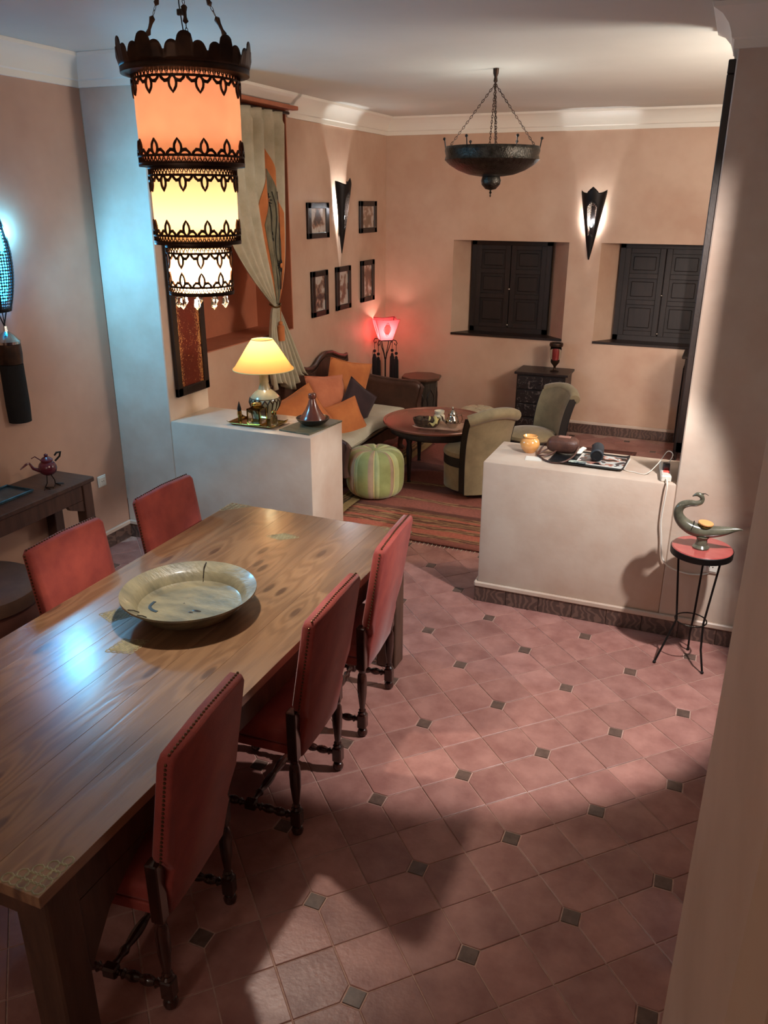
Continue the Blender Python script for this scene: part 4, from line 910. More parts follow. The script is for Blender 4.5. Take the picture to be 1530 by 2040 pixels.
# brass tray with its things
M_bt = mat('mirror_brass', (190, 160, 92), (150, 124, 70), .15, metal=1.0, scale=10)
bt2 = thing('brass_tray', 'rectangular brass tray beside the table lamp', 'tray', (-2.805, 4.54, HZ), .0)
g = G(); g.grid(lambda u, v: ((u - .5) * .36, (v - .5) * .19, .006 + .012 * max(0, (abs(u - .5) * 2 - .82) / .18) ** 1.5 + .012 * max(0, (abs(v - .5) * 2 - .75) / .25) ** 1.5), 24, 14); g.build('tray_plate', M_bt, bt2, solid=.003, smooth=60)
hz = HZ + .0085
bx_ = thing('glass_lantern', 'square glass and brass tea light box with a ring handle on the brass tray', 'lantern', (-2.80, 4.53, hz))
g = G()
for x in (-.045, .045):
    for y in (-.045, .045): g.box(x - .004, x + .004, y - .004, y + .004, 0, .105)
for z in (0, .1):
    for k in (-1, 1): g.box(-.049, .049, k * .045 - .004, k * .045 + .004, z, z + .007); g.box(k * .045 - .004, k * .045 + .004, -.049, .049, z, z + .007)
g.box(-.045, .045, -.045, .045, .0, .004); g.build('brass_frame', M_bt, bx_, smooth=0)
g = G(); g.box(-.043, .043, -.043, .043, .006, .1); g.build('glass_pane', M_glass, bx_, smooth=0)
g = G(); g.shell([(.033, .107), (.033, .13), (.036, .135)], n=24); g.build('ring_handle', M_bt, bx_, solid=.003)
sb = thing('salt_shaker', 'glass shaker with a metal cap on the brass tray, right of the tea light box', 'shaker', (-2.685, 4.555, hz))
g = G(); g.lathe([(.001, 0), (.022, 0), (.026, .02), (.022, .055), (.015, .068), (.001, .07)], n=18); g.build('glass_body', M_glass, sb)
g = G(); g.lathe([(.017, .068), (.018, .085), (.012, .094), (.001, .096)], n=16); g.build('cap', M_bt, sb)
pb = thing('perfume_bottle', 'slim dark tipped brass bottle at the left end of the brass tray', 'bottle', (-2.945, 4.545, hz))
g = G(); g.lathe([(.001, 0), (.014, 0), (.012, .02), (.016, .045), (.014, .07), (.001, .07)], n=14); g.build('body', M_bt, pb)
g = G(); g.lathe([(.013, .07), (.014, .085), (.008, .11), (.001, .135)], n=12); g.build('stopper', M_iron, pb)
# stone board + tajine
g = G(); g.box(-.12, .12, -.20, .20, 0, .010, .002); bo = g.build('stone_board', M_slate, smooth=0); bo.location = (-2.452, 4.64, HZ); bo.rotation_euler.z = -.12
bo['label'] = 'veined stone board under the tajine on the left half wall'; bo['category'] = 'board'
tj = thing('tajine', 'brown clay tajine with cone lid and dark dish', 'tajine', (-2.45, 4.66, HZ + .0105))
g = G(); g.lathe([(.06, 0), (.085, .012), (.108, .035), (.112, .045), (.106, .047), (.092, .030), (.001, .020)], n=40); g.build('dish', M_clayd, tj)
g = G(); g.lathe([(.088, .036), (.086, .044), (.070, .066), (.048, .100), (.032, .135), (.023, .165), (.021, .172), (.026, .178), (.028, .200), (.024, .207), (.001, .208)], n=40); g.build('cone_lid', M_clay, tj)

# ================================================================== HALF WALL RIGHT ITEMS
RH = .90
def simple(name, g, m, label, cat, loc, rz=0, smooth=35, **k):
    o = g.build(name, m, smooth=smooth, **k); o.location = loc; o.rotation_euler.z = rz; o['label'] = label; o['category'] = cat; return o
g = G(); g.lathe([(.03, 0), (.036, .006), (.055, .035), (.060, .055), (.052, .078), (.038, .090), (.044, .100), (.041, .103), (.033, .090), (.001, .088)], n=32)
simple('ceramic_pot', g, M_pot, 'small round apricot glazed pot on the right half wall', 'pot', (-.985, 4.665, RH))
g = G(); g.box(-.048, .048, -.040, .040, 0, .003); simple('paper_card', g, M_paper, 'small white card lying in front of the apricot pot', 'card', (-.93, 4.54, RH), .12, 0)
# pouch bag
pb = thing('leather_pouch', 'brown leather pouch with loose wrist strap on the right half wall', 'bag', (-.79, 4.69, RH + .016))
def pouch(u, v):
    a = 2 * PI * u; ph = PI * (v - .5); e = .6
    cx = math.copysign(abs(math.cos(a)) ** e, math.cos(a)); sy_ = math.copysign(abs(math.sin(a)) ** e, math.sin(a)); c = max(0, math.cos(ph)) ** .55
    return (.095 * cx * c * (1 - .12 * (v - .5)), .06 * sy_ * c, .048 + .046 * math.copysign(abs(math.sin(ph)) ** .7, math.sin(ph)))
g = G(); g.grid(pouch, 32, 18); g.build('body', M_leather, pb)
g = G(); g.box(-.03, .04, -.02, .02, .092, .097, .002); g.build('flap_tab', mat('pale_tab', (150, 110, 96), None, .4), pb)
g = G(); g.tube(cr3([(-.07, .0, .04), (-.11, .0, .035), (-.13, -.04, .005), (-.13, -.09, -.009), (-.10, -.13, -.009), (-.07, -.17, -.009), (-.02, -.20, -.009), (.04, -.19, -.002), (.085, -.12, .02), (.095, -.03, .05)]), .0055, 8)
g.tube(cr3([(-.07, -.03, .03), (-.12, -.06, .0), (-.13, -.10, -.005), (-.09, -.12, .002), (-.05, -.09, .01), (-.03, -.05, .02)]), .005, 8); g.build('strap', M_leather, pb)
# black tray, magazine
g = G(); g.grid(lambda u, v: ((u - .5) * .42, (v - .5) * .28, .004 + .010 * max(0, (abs(u - .5) * 2 - .86) / .14) ** 1.5 + .010 * max(0, (abs(v - .5) * 2 - .8) / .2) ** 1.5), 20, 14)
simple('black_tray', g, M_blackp, 'black plastic tray holding the magazine on the right half wall', 'tray', (-.62, 4.62, RH), -.03, 60, solid=.003)
def mag_mat():
    m = bpy.data.materials.new('magazine_cover'); m.use_nodes = True; nt = m.node_tree; b = nt.nodes['Principled BSDF']; L = nt.links.new
    tc = nd(nt, 'ShaderNodeTexCoord'); n = nd(nt, 'ShaderNodeTexNoise'); n.inputs['Scale'].default_value = 14; n.inputs['Detail'].default_value = 1; L(tc.outputs['Object'], n.inputs['Vector'])
    r = nd(nt, 'ShaderNodeValToRGB'); r.color_ramp.interpolation = 'CONSTANT'; r.color_ramp.elements[0].color = lin((40, 34, 34)); r.color_ramp.elements[1].position = .46; r.color_ramp.elements[1].color = lin((176, 120, 104)); e = r.color_ramp.elements.new(.53); e.color = lin((200, 204, 200)); e = r.color_ramp.elements.new(.64); e.color = lin((70, 66, 70))
    L(n.outputs['Fac'], r.inputs[0]); L(r.outputs[0], b.inputs['Base Color']); b.inputs['Roughness'].default_value = .25; return m
mg = thing('magazine', 'glossy magazine with a pink and grey cover lying in the black tray', 'magazine', (-.545, 4.63, RH + .0065), -.05)
g = G(); g.box(-.14, .14, -.105, .105, 0, .004, .001); g.build('pages', M_paper, mg, smooth=0)
g = G(); g.box(-.13, .13, -.095, .095, .004, .0052); g.build('cover_print', mag_mat(), mg, smooth=0)
# camera-like black cylinder
lc = thing('portable_speaker', 'dark blue black cylindrical speaker lying on the magazine', 'speaker', (-.585, 4.665, RH + .0135 + .036), 0)
T = RZ(.12) @ Matrix.Rotation(PI / 2, 4, 'X'); g = G(); g.lathe([(.001, -.085), (.028, -.085), (.036, -.078), (.037, .078), (.028, .085), (.001, .085)], n=28, M=T); g.build('body', mat('speaker_cloth', (44, 52, 60), (32, 38, 44), .6, scale=90), lc)
g = G(); g.lathe([(.0285, .084), (.031, .088), (.024, .0885), (.022, .0855)], n=28, M=T); g.build('end_ring', M_blackp, lc)
# white glasses-case / charger heads
g = G(); g.tube([(0, 0, .012), (.03, .02, .03), (.05, .05, .02)], [.016, .012, .008], 10); g.ball((-.005, .0, .012), .019, 12, 8, (1.4, 1, .6)); simple('charger_head', g, M_white, 'white charger head lying between the pouch and the speaker', 'charger', (-.70, 4.72, RH + .005), .4)
g = G(); g.box(-.05, .05, -.018, .018, 0, .008, .003); simple('sachet', g, mat('pale_green_sachet', (196, 210, 196), (60, 70, 80), .4, scale=26), 'small pale green sachet in front of the black speaker', 'sachet', (-.675, 4.535, RH + .010), -.1, 0)
# cable and power strip
ps = thing('power_strip', 'white power strip with a glowing red switch at the end of the right half wall', 'power strip', (-.195, 4.55, RH), .12)
g = G(); g.box(-.027, .027, -.15, .12, 0, .036, .006); g.build('casing', M_white, ps, smooth=0)
g = G(); g.box(-.017, .019, -.06, -.02, .036, .075, .004); g.build('plug', M_blackp, ps, smooth=0)
g = G(); g.box(-.014, .014, -.092, -.068, .036, .041, .002); g.build('switch', glow('red_switch_light', (255, 70, 60), 3.0), ps, smooth=0)
g = G(); g.tube(cr3([(0, -.03, .05), (.028, -.03, .12), (.0, -.0, .13), (-.04, -.03, .07), (-.10, -.06, .01), (-.16, -.03, .004)]), .0026, 6)
g.tube(cr3([(-.16, -.03, .004), (-.21, -.01, .004), (-.225, .04, .004), (-.23, .12, .004), (-.20, .18, .004)]), .0026, 6); g.build('charging_cable', M_white, ps)
g = G(); g.tube(cr3([(-.0, -.148, .018), (.004, -.185, .012), (.006, -.200, -.03), (-.0, -.192, -.20), (.012, -.192, -.30), (.03, -.195, -.42), (.08, -.20, -.475), (.18, -.205, -.50), (.27, -.21, -.485), (.285, -.21, -.45)]), .0042, 8); g.build('power_cord', M_white, ps)

# ================================================================== STOOL + DUCK
so = thing('pink_topped_stool', 'slender black iron stool with a round pink top', 'stool', (.052, 4.15, 0))
g = G(); g.lathe([(.001, .645), (.148, .645), (.150, .655), (.146, .660), (.001, .660)], n=48); g.build('seat', M_pink, so)
g = G(); g.lathe([(.146, .618), (.153, .620), (.154, .652), (.150, .655), (.001, .645)], n=48); g.build('rim', M_iron, so)
feet = [(-.149, -.115), (.093, -.13), (.01, .094)]
for (fx, fy) in feet:
    a = math.atan2(fy + .05, fx + .015); c, s_ = math.cos(a), math.sin(a)
    g = G(); g.tube([(.12 * c, .12 * s_, .625), (.078 * c - .0, .078 * s_ - .0, .24), (fx * .75, fy * .75, .12), (fx, fy, .006)], .0055, 8); g.ball((fx, fy, .006), .009, 8, 6); g.build('leg', M_iron, so)
g = G(); g.tube([(.08 * math.cos(2 * PI * k / 24), .08 * math.sin(2 * PI * k / 24), .235) for k in range(24)], .004, 6, True); g.build('ring', M_bowl, so)
dk = thing('horn_bird', 'grey green horn bird ornament with an orange lid standing on the stool', 'ornament', (.05, 4.13, .660)); 
def dp(x, z): return (x - .05, 0, z - .660)
g = G()
pts = [(-.03, .93, .002), (-.02, .938, .006), (-.005, .944, .012), (.010, .938, .012), (.018, .922, .011), (.012, .905, .013), (-.008, .895, .015), (-.040, .892, .018), (-.072, .876, .021), (-.086, .848, .023), (-.082, .818, .026), (-.060, .788, .030), (-.030, .768, .033), (.0, .757, .035), (.04, .752, .034), (.09, .757, .031), (.14, .768, .024), (.185, .782, .013), (.215, .788, .005), (.228, .786, .001)]
N = len(pts); P3 = []; R3_ = []
def cr(a, b, c, d, t): return .5 * ((2 * b) + (c - a) * t + (2 * a - 5 * b + 4 * c - d) * t * t + (-a + 3 * b - 3 * c + d) * t ** 3)
for i in range(N - 1):
    q = [pts[max(0, i - 1)], pts[i], pts[i + 1], pts[min(N - 1, i + 2)]]
    for k in range(4): P3.append(dp(cr(*[a[0] for a in q], k / 4), cr(*[a[1] for a in q], k / 4))); R3_.append(max(.001, cr(*[a[2] for a in q], k / 4)))
P3.append(dp(pts[-1][0], pts[-1][1])); R3_.append(.001)
g.tube(P3, R3_, 18); g.build('body', M_horn, dk)
g = G(); g.tube([dp(.012, .948), dp(.028, .952), dp(.045, .944)], [.004, .002, .001], 6); g.build('crest', M_iron, dk)
g = G(); g.lathe([(.030, .778), (.036, .785), (.036, .792), (.001, .792)], (-.012, 0, -.660), 28, Matrix.Rotation(.10, 4, 'Y')); g.build('brass_collar', M_bt, dk)
g = G(); g.lathe([(.037, .792), (.038, .798), (.036, .801), (.001, .801)], (-.012, 0, -.660), 28, Matrix.Rotation(.10, 4, 'Y')); g.build('lid', M_lid, dk)
g = G(); g.lathe([(.040, 0), (.042, .008), (.030, .02), (.026, .05), (.036, .066), (.001, .07)], (-.005, 0, 0), 24); g.build('foot', M_horn, dk)
g = G(); q = .0345; g.tube([(-.062 + .026 * math.sin(u) * .35, .0335 * math.cos(u), .105 + .0335 * math.sin(u)) for u in [2 * PI * k / 20 for k in range(20)]], .002, 5, True); g.build('seam', M_iron, dk)

# ================================================================== LOUNGE: SOFA
SY0, SY1 = 5.76, 7.33
sf = thing('carved_sofa', 'low dark carved wooden sofa with a white mattress against the lounge wall', 'sofa', (-3.1, 6.62, 0))
SB = TR(3.1, -6.62, 0)
MYZ = Matrix(((0, 0, 1, 0), (1, 0, 0, 0), (0, 1, 0, 0), (0, 0, 0, 1)))    # local (x,y,z)->(z->x, x->y, y->z)
top = [(5.66, .70), (5.70, .78), (5.82, .80), (6.00, .90), (6.18, .945), (6.32, .935), (6.46, .89), (6.56, .865), (6.66, .855), (6.74, .87), (6.84, .925), (6.95, .955), (7.10, .94), (7.24, .89), (7.36, .86), (7.42, .87), (7.43, .80), (7.42, .70)]
g = G(); g.prism([(5.66, .30)] + top + [(7.42, .30)], .03, SB @ TR(-3.535, 0, 0) @ MYZ); g.build('backrest', M_sofa, sf, smooth=0)
g = G(); g.tube([(-3.50, y, z) for y, z in top[1:-1]], .020, 8, M=SB); g.tube([(-3.495, y, z - .045) for y, z in top[2:-2]], .009, 6, M=SB); g.build('crest_moulding', M_sofa, sf)
g = G(); g.box(-3.5, -2.83, SY0, SY1, .20, .31, .01, SB); g.build('seat_frame', M_sofa, sf, smooth=0)
g = G(); pl = []
n = 20
for k in range(n + 1): pl.append((SY0 + (SY1 - SY0) * k / n, -.045 * math.sin(PI * (k / n * 3 % 1)) ** 2))
g.prism([(SY0, .10)] + [(SY1, .10)][:0] + pl + [(SY1, .10)], .03, SB @ TR(-2.845, 0, .20) @ MYZ); g.build('carved_apron', M_sofa, sf, smooth=0)
# arms: curved panels
for (yy, sg, nm) in ((SY1 - .03, 1, 'far'), (SY0 - .06, -1, 'near')):
    g = G()
    def arm(u, v, yy=yy, sg=sg):
        x = -3.50 + .83 * u; zt = (.755 if sg > 0 else .60) - .09 * u - .03 * math.sin(PI * u); z0 = .24
        if u > .96: zt -= .02
        return (x, yy + sg * (.05 * math.sin(PI * u * .6)), z0 + (zt - z0) * v)
    g.grid(arm, 20, 8, SB); g.build('arm_panel', M_sofa, sf, solid=.028, smooth=60)
    g = G(); g.tube([arm(u / 20, 1) for u in range(21)], .016, 8, M=SB); xe, ye, ze = arm(1, 1)
    g.tube([(xe, ye, ze), (xe + .02, ye, ze - .03), (xe - .0, ye, ze - .10), (xe - .02, ye, ze - .20), (xe - .01, ye, ze - .28)], [.016, .024, .020, .026, .03], 8, M=SB); g.build('arm_rail', M_sofa, sf)
for x in (-2.83, -3.46):
    for y in (SY0 + .21, SY1 - .10):
        g = G(); g.tube([(x, y, .30), (x + .02, y, .24), (x + .03, y, .17), (x + .005, y, .10), (x + .0, y, .05), (x + .02, y, .012)], [.045, .048, .036, .026, .026, .034], 10, M=SB); g.box(x - .02, x + .045, y - .032, y + .032, 0, .03, .005, SB); g.build('leg', M_sofa, sf)
def pillow(g, a, b, h, M=None, n=16, pw=.42, sag=.0):
    def f(s):
        def q(u, v):
            x = 2 * u - 1; y = 2 * v - 1; k = max(0, (1 - x * x) * (1 - y * y)) ** pw
            ex = 1 - .09 * (1 - y * y) * (1 if abs(x) > 0 else 1); ey = 1 - .09 * (1 - x * x)
            return (a * x * (1 - .08 * (1 - y * y) * abs(x)), b * y * (1 - .08 * (1 - x * x) * abs(y)), s * h * k)
        return q
    g.grid(f(1), n, n, M); g.grid(f(-1), n, n, M)
g = G()
def matt(s):
    def f(u, v):
        x = -3.49 + .72 * u; y = SY0 + .02 + (SY1 - SY0 - .08) * v; ed = min(1, 8 * min(u, 1 - u), 10 * min(v, 1 - v)); e = math.sqrt(max(0, 1 - (1 - ed) ** 2))
        return (x, y, .375 + s * (.062 * e) + .008 * math.sin(7 * x + 5 * y) * e + (.012 * math.sin(9 * y) * u if s > 0 else 0))
    return f
g.grid(matt(1), 30, 40, SB); g.grid(matt(-1), 30, 40, SB); g.build('mattress', M_matt, sf, smooth=80)
def cushion(label, m, loc, rot, a, b, h, mats=None):
    g = G(); pillow(g, a, b, h); o = g.build('cushion', m, smooth=80); o.location = loc; o.rotation_euler = rot; o['label'] = label; o['category'] = 'cushion'; o['group'] = 'loose cushions on the carved sofa'
    gg = G(); gg.tube([(a * x, b * y, 0) for x, y in ((-1, -1), (0, -.92), (1, -1), (.92, 0), (1, 1), (0, .92), (-1, 1), (-.92, 0))], .004, 5, True); gg.build('seam', m, o); return o
R_ = math.radians
# local z = cushion normal ; rotations lean them on the back / on each other
cushion('tall orange cushion leaning in the far corner of the sofa', M_orange, (-3.24, 6.87, .665), (R_(92), R_(14), R_(62)), .25, .25, .075)
cushion('salmon cushion leaning on the sofa back behind the tajine', M_salmon, (-3.22, 6.42, .66), (R_(70), R_(6), R_(66)), .22, .20, .075)
cushion('dark aubergine cushion standing on its corner between the orange ones', M_purple, (-3.03, 6.64, .56), (R_(80), R_(38), R_(62)), .19, .19, .055)
cushion('small orange cushion in front of the dark aubergine cushion', M_orange, (-2.97, 6.27, .52), (R_(66), R_(-10), R_(62)), .18, .16, .055)
cushion('wide orange cushion at the near end of the sofa, behind the lamp', M_orange, (-3.2, 5.86, .60), (R_(55), R_(-18), R_(66)), .27, .22, .08)

# red lamp
RX, RY = -3.385, 8.18
rl = thing('tassel_floor_lamp', 'red square shaded floor lamp with black tassels in the lounge corner', 'lamp', (RX, RY, 0))
def frust(g, a, za, b, zb, M=None, bow=.0):
    def f(u, v):
        s_ = a + (b - a) * v; k = int(min(3, u * 4)); t = u * 4 - k; c = [(-1, -1), (1, -1), (1, 1), (-1, 1), (-1, -1)]
        x = c[k][0] + (c[k + 1][0] - c[k][0]) * t; y = c[k][1] + (c[k + 1][1] - c[k][1]) * t
        return (x * s_, y * s_, za + (zb - za) * v + bow * v * (math.cos(2 * PI * t) - 1) * -.5)
    g.grid(f, 64, 8, M)
T = RZ(R_(35))
g = G(); frust(g, .068, .915, .132, 1.14, T, -.012); g.build('lamp_shade', M_shadeR, rl, smooth=20)
g = G()
for k in range(4):
    Tk = T @ RZ(k * PI / 2); 
    def q(x, z, o=.004): f_ = (z - .915) / .22; s_ = .065 + .06 * f_; return (x, -s_ - o, z)
    g.tube([q(.034 * math.cos(a) * (1 + .12 * math.cos(4 * a)), 1.03 + .062 * math.sin(a) * (1 + .12 * math.cos(4 * a))) for a in [2 * PI * i / 24 for i in range(24)]], .0025, 5, True, Tk)
    for i in range(0, 5, 2): g.tube([q(.008 * math.cos(a), 1.03 + (i - 2) * .02 + .010 * math.sin(a)) for a in [2 * PI * j / 8 for j in range(8)]], .0012, 4, True, Tk)
    g.tube([(-.065 * 1, -.065, .915), (-.125, -.125, 1.135)], .003, 5, M=Tk); g.tube([(-.125, -.125, 1.135), (0, -.125, 1.125), (.125, -.125, 1.135)], .0022, 4, M=Tk)
g.build('shade_fretwork', M_bronze, rl)
g = G()
for k in range(4):
    Tk = T @ RZ(k * PI / 2)
    def q2(u, v): a = 2 * PI * u; f_ = (1.03 + .055 * v * math.sin(a) - .915) / .22; return (.030 * v * math.cos(a), -(.065 + .06 * f_) - .002, 1.03 + .055 * v * math.sin(a))
    g.grid(q2, 16, 2, Tk)
g.build('cream_medallion', glow('lit_medallion_skin', (255, 222, 186), 1.7), rl)
g = G(); g.tube([(.075 * math.cos(2 * PI * k / 24), .075 * math.sin(2 * PI * k / 24), .91) for k in range(24)], .006, 6, True)
for k in range(4):
    Tk = T @ RZ(k * PI / 2 + PI / 4)
    g.tube([(.075, 0, .905), (.05, 0, .83), (.02, 0, .76), (.008, 0, .70)], .005, 6, M=Tk)
    g.tube([(.07, 0, .905), (.10, 0, .915), (.135, 0, .91), (.15, 0, .885), (.14, 0, .862), (.12, 0, .868), (.122, 0, .885)], .005, 6, M=Tk)
    g.tube([(.0, 0, .20), (.06, 0, .10), (.13, 0, .008)], .006, 6, M=Tk)
g.tube([(0, 0, .12), (0, 0, .72)], .009, 8); g.build('iron_stand', M_iron, rl)
for k in range(4):
    a = R_(35) + k * PI / 2 + PI / 4; x, y = .14 * math.cos(a), .14 * math.sin(a); g = G(); g.tube([(x, y, .862), (x, y, .80)], .003, 5); g.ball((x, y, .775), .018, 10, 8); tassel_geo(g, x, y, .77, .31, .026); g.build('tassel', M_tass, rl)
g = G(); g.ball((0, 0, .99), .02, 10, 8); g.tube([(0, 0, .91), (0, 0, .97)], .008, 6); g.build('bulb', glow('rose_bulb', (255, 190, 180), 20), rl)
lamp('red_lamp_light', 'POINT', (RX, RY, 1.03), 5, (1.0, .50, .46), .03)
lamp('red_lamp_spill_light', 'POINT', (RX + .0, RY - .17, 1.02), .5, (1.0, .10, .14), .08)

# octagonal side table
ot = thing('octagonal_table', 'octagonal carved wooden side table in the lounge corner', 'table', (-2.945, 8.14, 0), .2)
g = G(); g.lathe([(.215, .53), (.22, .54), (.22, .552), (.215, .56), (.001, .56)], n=8, M=RZ(PI / 8)); g.build('top', mat('octagon_top_wood', (96, 66, 50), (74, 50, 38), .35, scale=5), ot, smooth=0)
g = G(); g.lathe([(.175, 0), (.18, .02), (.18, .50), (.195, .53), (.001, .53)], n=8, M=RZ(PI / 8)); bd = g.build('body', mat('octagon_body_wood', (72, 62, 52), (50, 42, 36), .5, scale=8, stretch=(5, 5, 1)), ot, smooth=0)
for k in range(8):
    Tk = RZ(k * PI / 4) @ TR(.1675, 0, 0) @ Matrix(((0, 0, 1, 0), (1, 0, 0, 0), (0, 1, 0, 0), (0, 0, 0, 1)))
    pts = [(-.04, .06), (-.04, .30), (-.05, .34), (-.035, .385), (-.012, .41), (0, .44), (.012, .41), (.035, .385), (.05, .34), (.04, .30), (.04, .06)]
    g = G(); g.tube([(x, z, .0) for x, z in pts], .006, 5, M=Tk); g.build('arch_moulding', M_dark, bd)

# carved chest and candle holder
ch = thing('carved_chest', 'small dark chest of drawers with inlaid carving below the first window', 'chest', (-1.665, 8.36, -.0))
def inlay_mat():
    m = bpy.data.materials.new('inlaid_chest_face'); m.use_nodes = True; nt = m.node_tree; b = nt.nodes['Principled BSDF']; L = nt.links.new
    tc = nd(nt, 'ShaderNodeTexCoord'); v = nd(nt, 'ShaderNodeTexNoise'); v.inputs['Scale'].default_value = 24; v.inputs['Detail'].default_value = 3; v.inputs['Distortion'].default_value = 1.5; L(tc.outputs['Object'], v.inputs['Vector'])
    r = nd(nt, 'ShaderNodeValToRGB'); r.color_ramp.elements[0].position = .54; r.color_ramp.elements[0].color = lin((34, 24, 22)); r.color_ramp.elements[1].position = .68; r.color_ramp.elements[1].color = lin((112, 98, 92)); L(v.outputs['Fac'], r.inputs[0]); L(r.outputs[0], b.inputs['Base Color'])
    b.inputs['Roughness'].default_value = .4; return m
M_inl = inlay_mat()
g = G(); g.box(-.275, .275, -.19, .19, .655, .68, .004); g.build('top', M_dark, ch, smooth=0)
g = G(); g.box(-.25, .25, -.165, .185, .05, .655); g.build('carcass', M_dark, ch, smooth=0)
for k in range(4):
    z = .07 + k * .145; g = G(); g.box(-.235, .235, -.185, -.16, z, z + .132, .006); dr = g.build('drawer', M_inl, ch, smooth=0); g = G(); g.ball((0, -.192, z + .07), .012, 8, 6); g.build('knob', M_dark, dr)
for x in (-.245, .245):
    for y in (-.14, .16): g = G(); g.lathe([(.014, 0), (.022, .02), (.018, .05)], (x, y, 0), 10); g.build('foot', M_dark, ch)
ca = thing('candle_holder', 'hurricane glass holder with a red candle on the small chest', 'candle holder', (-1.56, 8.33, .68))
g = G(); g.lathe([(.045, 0), (.045, .008), (.018, .018), (.012, .035), (.014, .055), (.03, .075), (.045, .095), (.046, .115), (.03, .125), (.001, .126)], n=24); g.build('stem', M_bronze, ca)
g = G(); g.shell([(.042, .115), (.056, .15), (.058, .22), (.054, .255)], n=28); g.build('glass', M_glass, ca, solid=.002)
g = G(); g.lathe([(.035, .126), (.035, .245), (.001, .24)], n=20); g.build('candle', M_redcandle, ca)
g = G(); g.shell([(.050, .255), (.066, .257), (.070, .275), (.066, .292), (.050, .292), (.050, .255)], n=28); g.build('collar', M_bronze, ca)

# cabinet at the right edge of the lounge
cb = thing('carved_cabinet', 'tall dark carved cabinet partly hidden behind the right pier', 'cabinet', (.12, 8.05, 0))
g = G(); g.box(-.44, .44, -.24, .24, .985, 1.01, .005); g.build('top', M_dark, cb, smooth=0)
g = G(); g.box(-.41, .41, -.22, .22, .12, .985, .004); g.build('body', M_dark, cb, smooth=0)
for x in (-.40, .02):
    g = G(); g.box(x + .02, x + .37, -.235, -.218, .2, .94, .008); dd = g.build('door', M_inl, cb, smooth=0); g = G(); g.ball((x + (.33 if x < -.1 else .05), -.245, .56), .013, 8, 6); g.build('knob', M_brass, dd)
g = G()
for k in range(5): g.tube([(-.415, -.2 + .1 * k, .2), (-.42, -.16 + .1 * k, .5), (-.415, -.2 + .1 * k, .9)], .006, 5)
g.build('side_carving', M_dark, cb)
for x in (-.38, .38):
    for y in (-.19, .19): g = G(); g.tube([(x, y, .13), (x - .015 if x < 0 else x + .015, y, .07), (x, y, .03), (x - .025 if x < 0 else x + .025, y - .01, .012)], [.03, .024, .014, .018], 8); g.build('leg', M_dark, cb)

# coffee table
cf = thing('coffee_table', 'round copper topped coffee table with dark carved legs', 'table', (-2.25, 6.64, 0))
g = G(); g.lathe([(.001, .488), (.44, .488), (.455, .492), (.46, .500), (.475, .503), (.48, .495), (.475, .480), (.001, .478)], n=64); g.build('tabletop', M_coff, cf)
g = G(); g.lathe([(.40, .40), (.415, .41), (.42, .46), (.41, .478), (.38, .478), (.38, .40)], n=48); g.build('apron', M_dark, cf)
for a in (R_(134), R_(250), R_(14)):
    x, y = .37 * math.cos(a), .37 * math.sin(a); g = G(); g.tube([(x, y, .47), (x, y, .40), (x, y, .36), (x, y, .30), (x, y, .16), (x, y, .03), (x, y, 0.012)], [.034, .034, .022, .028, .020, .014, .018], 10); g.build('leg', M_dark, cf)
ctz = .503
g = G(); T = TR(0, 0, 0); g.grid(lambda u, v: ((u - .5) * .42, (v - .5) * .26, .004 + .016 * max(0, (abs(u - .5) * 2 - .86) / .14) ** 1.5 + .016 * max(0, (abs(v - .5) * 2 - .8) / .2) ** 1.5), 20, 14)
simple('serving_tray', g, mat('blush_tray', (196, 160, 136), (180, 142, 120), .3, scale=6), 'pale pink rectangular tray on the round coffee table', 'tray', (-2.14, 6.40, ctz - .002), .06, 60, solid=.003)
ba = thing('bread_basket', 'brown woven basket with pale cloth on the coffee table tray', 'basket', (-2.25, 6.37, ctz + .005), .1)
g = G(); g.lathe([(.001, 0), (.075, 0), (.095, .03), (.105, .07), (.098, .07), (.088, .03), (.001, .01)], n=32, M=Matrix.Diagonal((1.15, .75, 1, 1))); g.build('basket_body', M_bread, ba)
g = G(); random.seed(9)
for k in range(16): g.ball((random.uniform(-.08, .08), random.uniform(-.045, .045), .055 + random.uniform(0, .02)), .022, 8, 6, (1.3, 1, .7))
g.build('contents', M_bread, ba, kind='stuff')
g = G(); g.grid(lambda u, v: (.03 + .08 * u, -.07 + .12 * v, .085 + .014 * math.sin(9 * u + 5 * v) - .05 * (abs(v - .5) * 2) ** 3), 10, 12); g.build('cloth', M_butter, ba, solid=.003, smooth=80)
g = G(); g.lathe([(.034, 0), (.04, .01), (.05, .035), (.048, .06), (.036, .074), (.044, .09), (.044, .104), (.036, .104), (.030, .08), (.001, .07)], n=24); simple('sugar_jar', g, mat('ivory_ceramic', (222, 214, 186), None, .25), 'round ivory ceramic jar behind the bread basket', 'jar', (-2.20, 6.56, ctz))
tpt = thing('silver_teapot', 'small silver teapot on the coffee table tray', 'teapot', (-2.035, 6.42, ctz + .005), .2)
g = G(); g.lathe([(.035, 0), (.037, .01), (.058, .035), (.060, .055), (.050, .08), (.036, .10), (.034, .115)], n=24, sq=lambda a, z: 1 + .04 * math.cos(8 * a + z * 40)); g.build('body', M_silver, tpt)
g = G(); g.lathe([(.038, .115), (.036, .125), (.024, .145), (.008, .155), (.010, .168), (.003, .18), (.001, .185)], n=20); g.build('lid', M_silver, tpt)
g = G(); g.tube([(.04, 0, .10), (.075, 0, .115), (.085, 0, .08), (.07, 0, .04), (.055, 0, .035)], .005, 8); g.build('handle', M_silver, tpt)
g = G(); g.tube([(-.05, 0, .04), (-.08, 0, .06), (-.09, 0, .09), (-.105, 0, .10)], [.013, .009, .007, .005], 8); g.build('spout', M_silver, tpt)

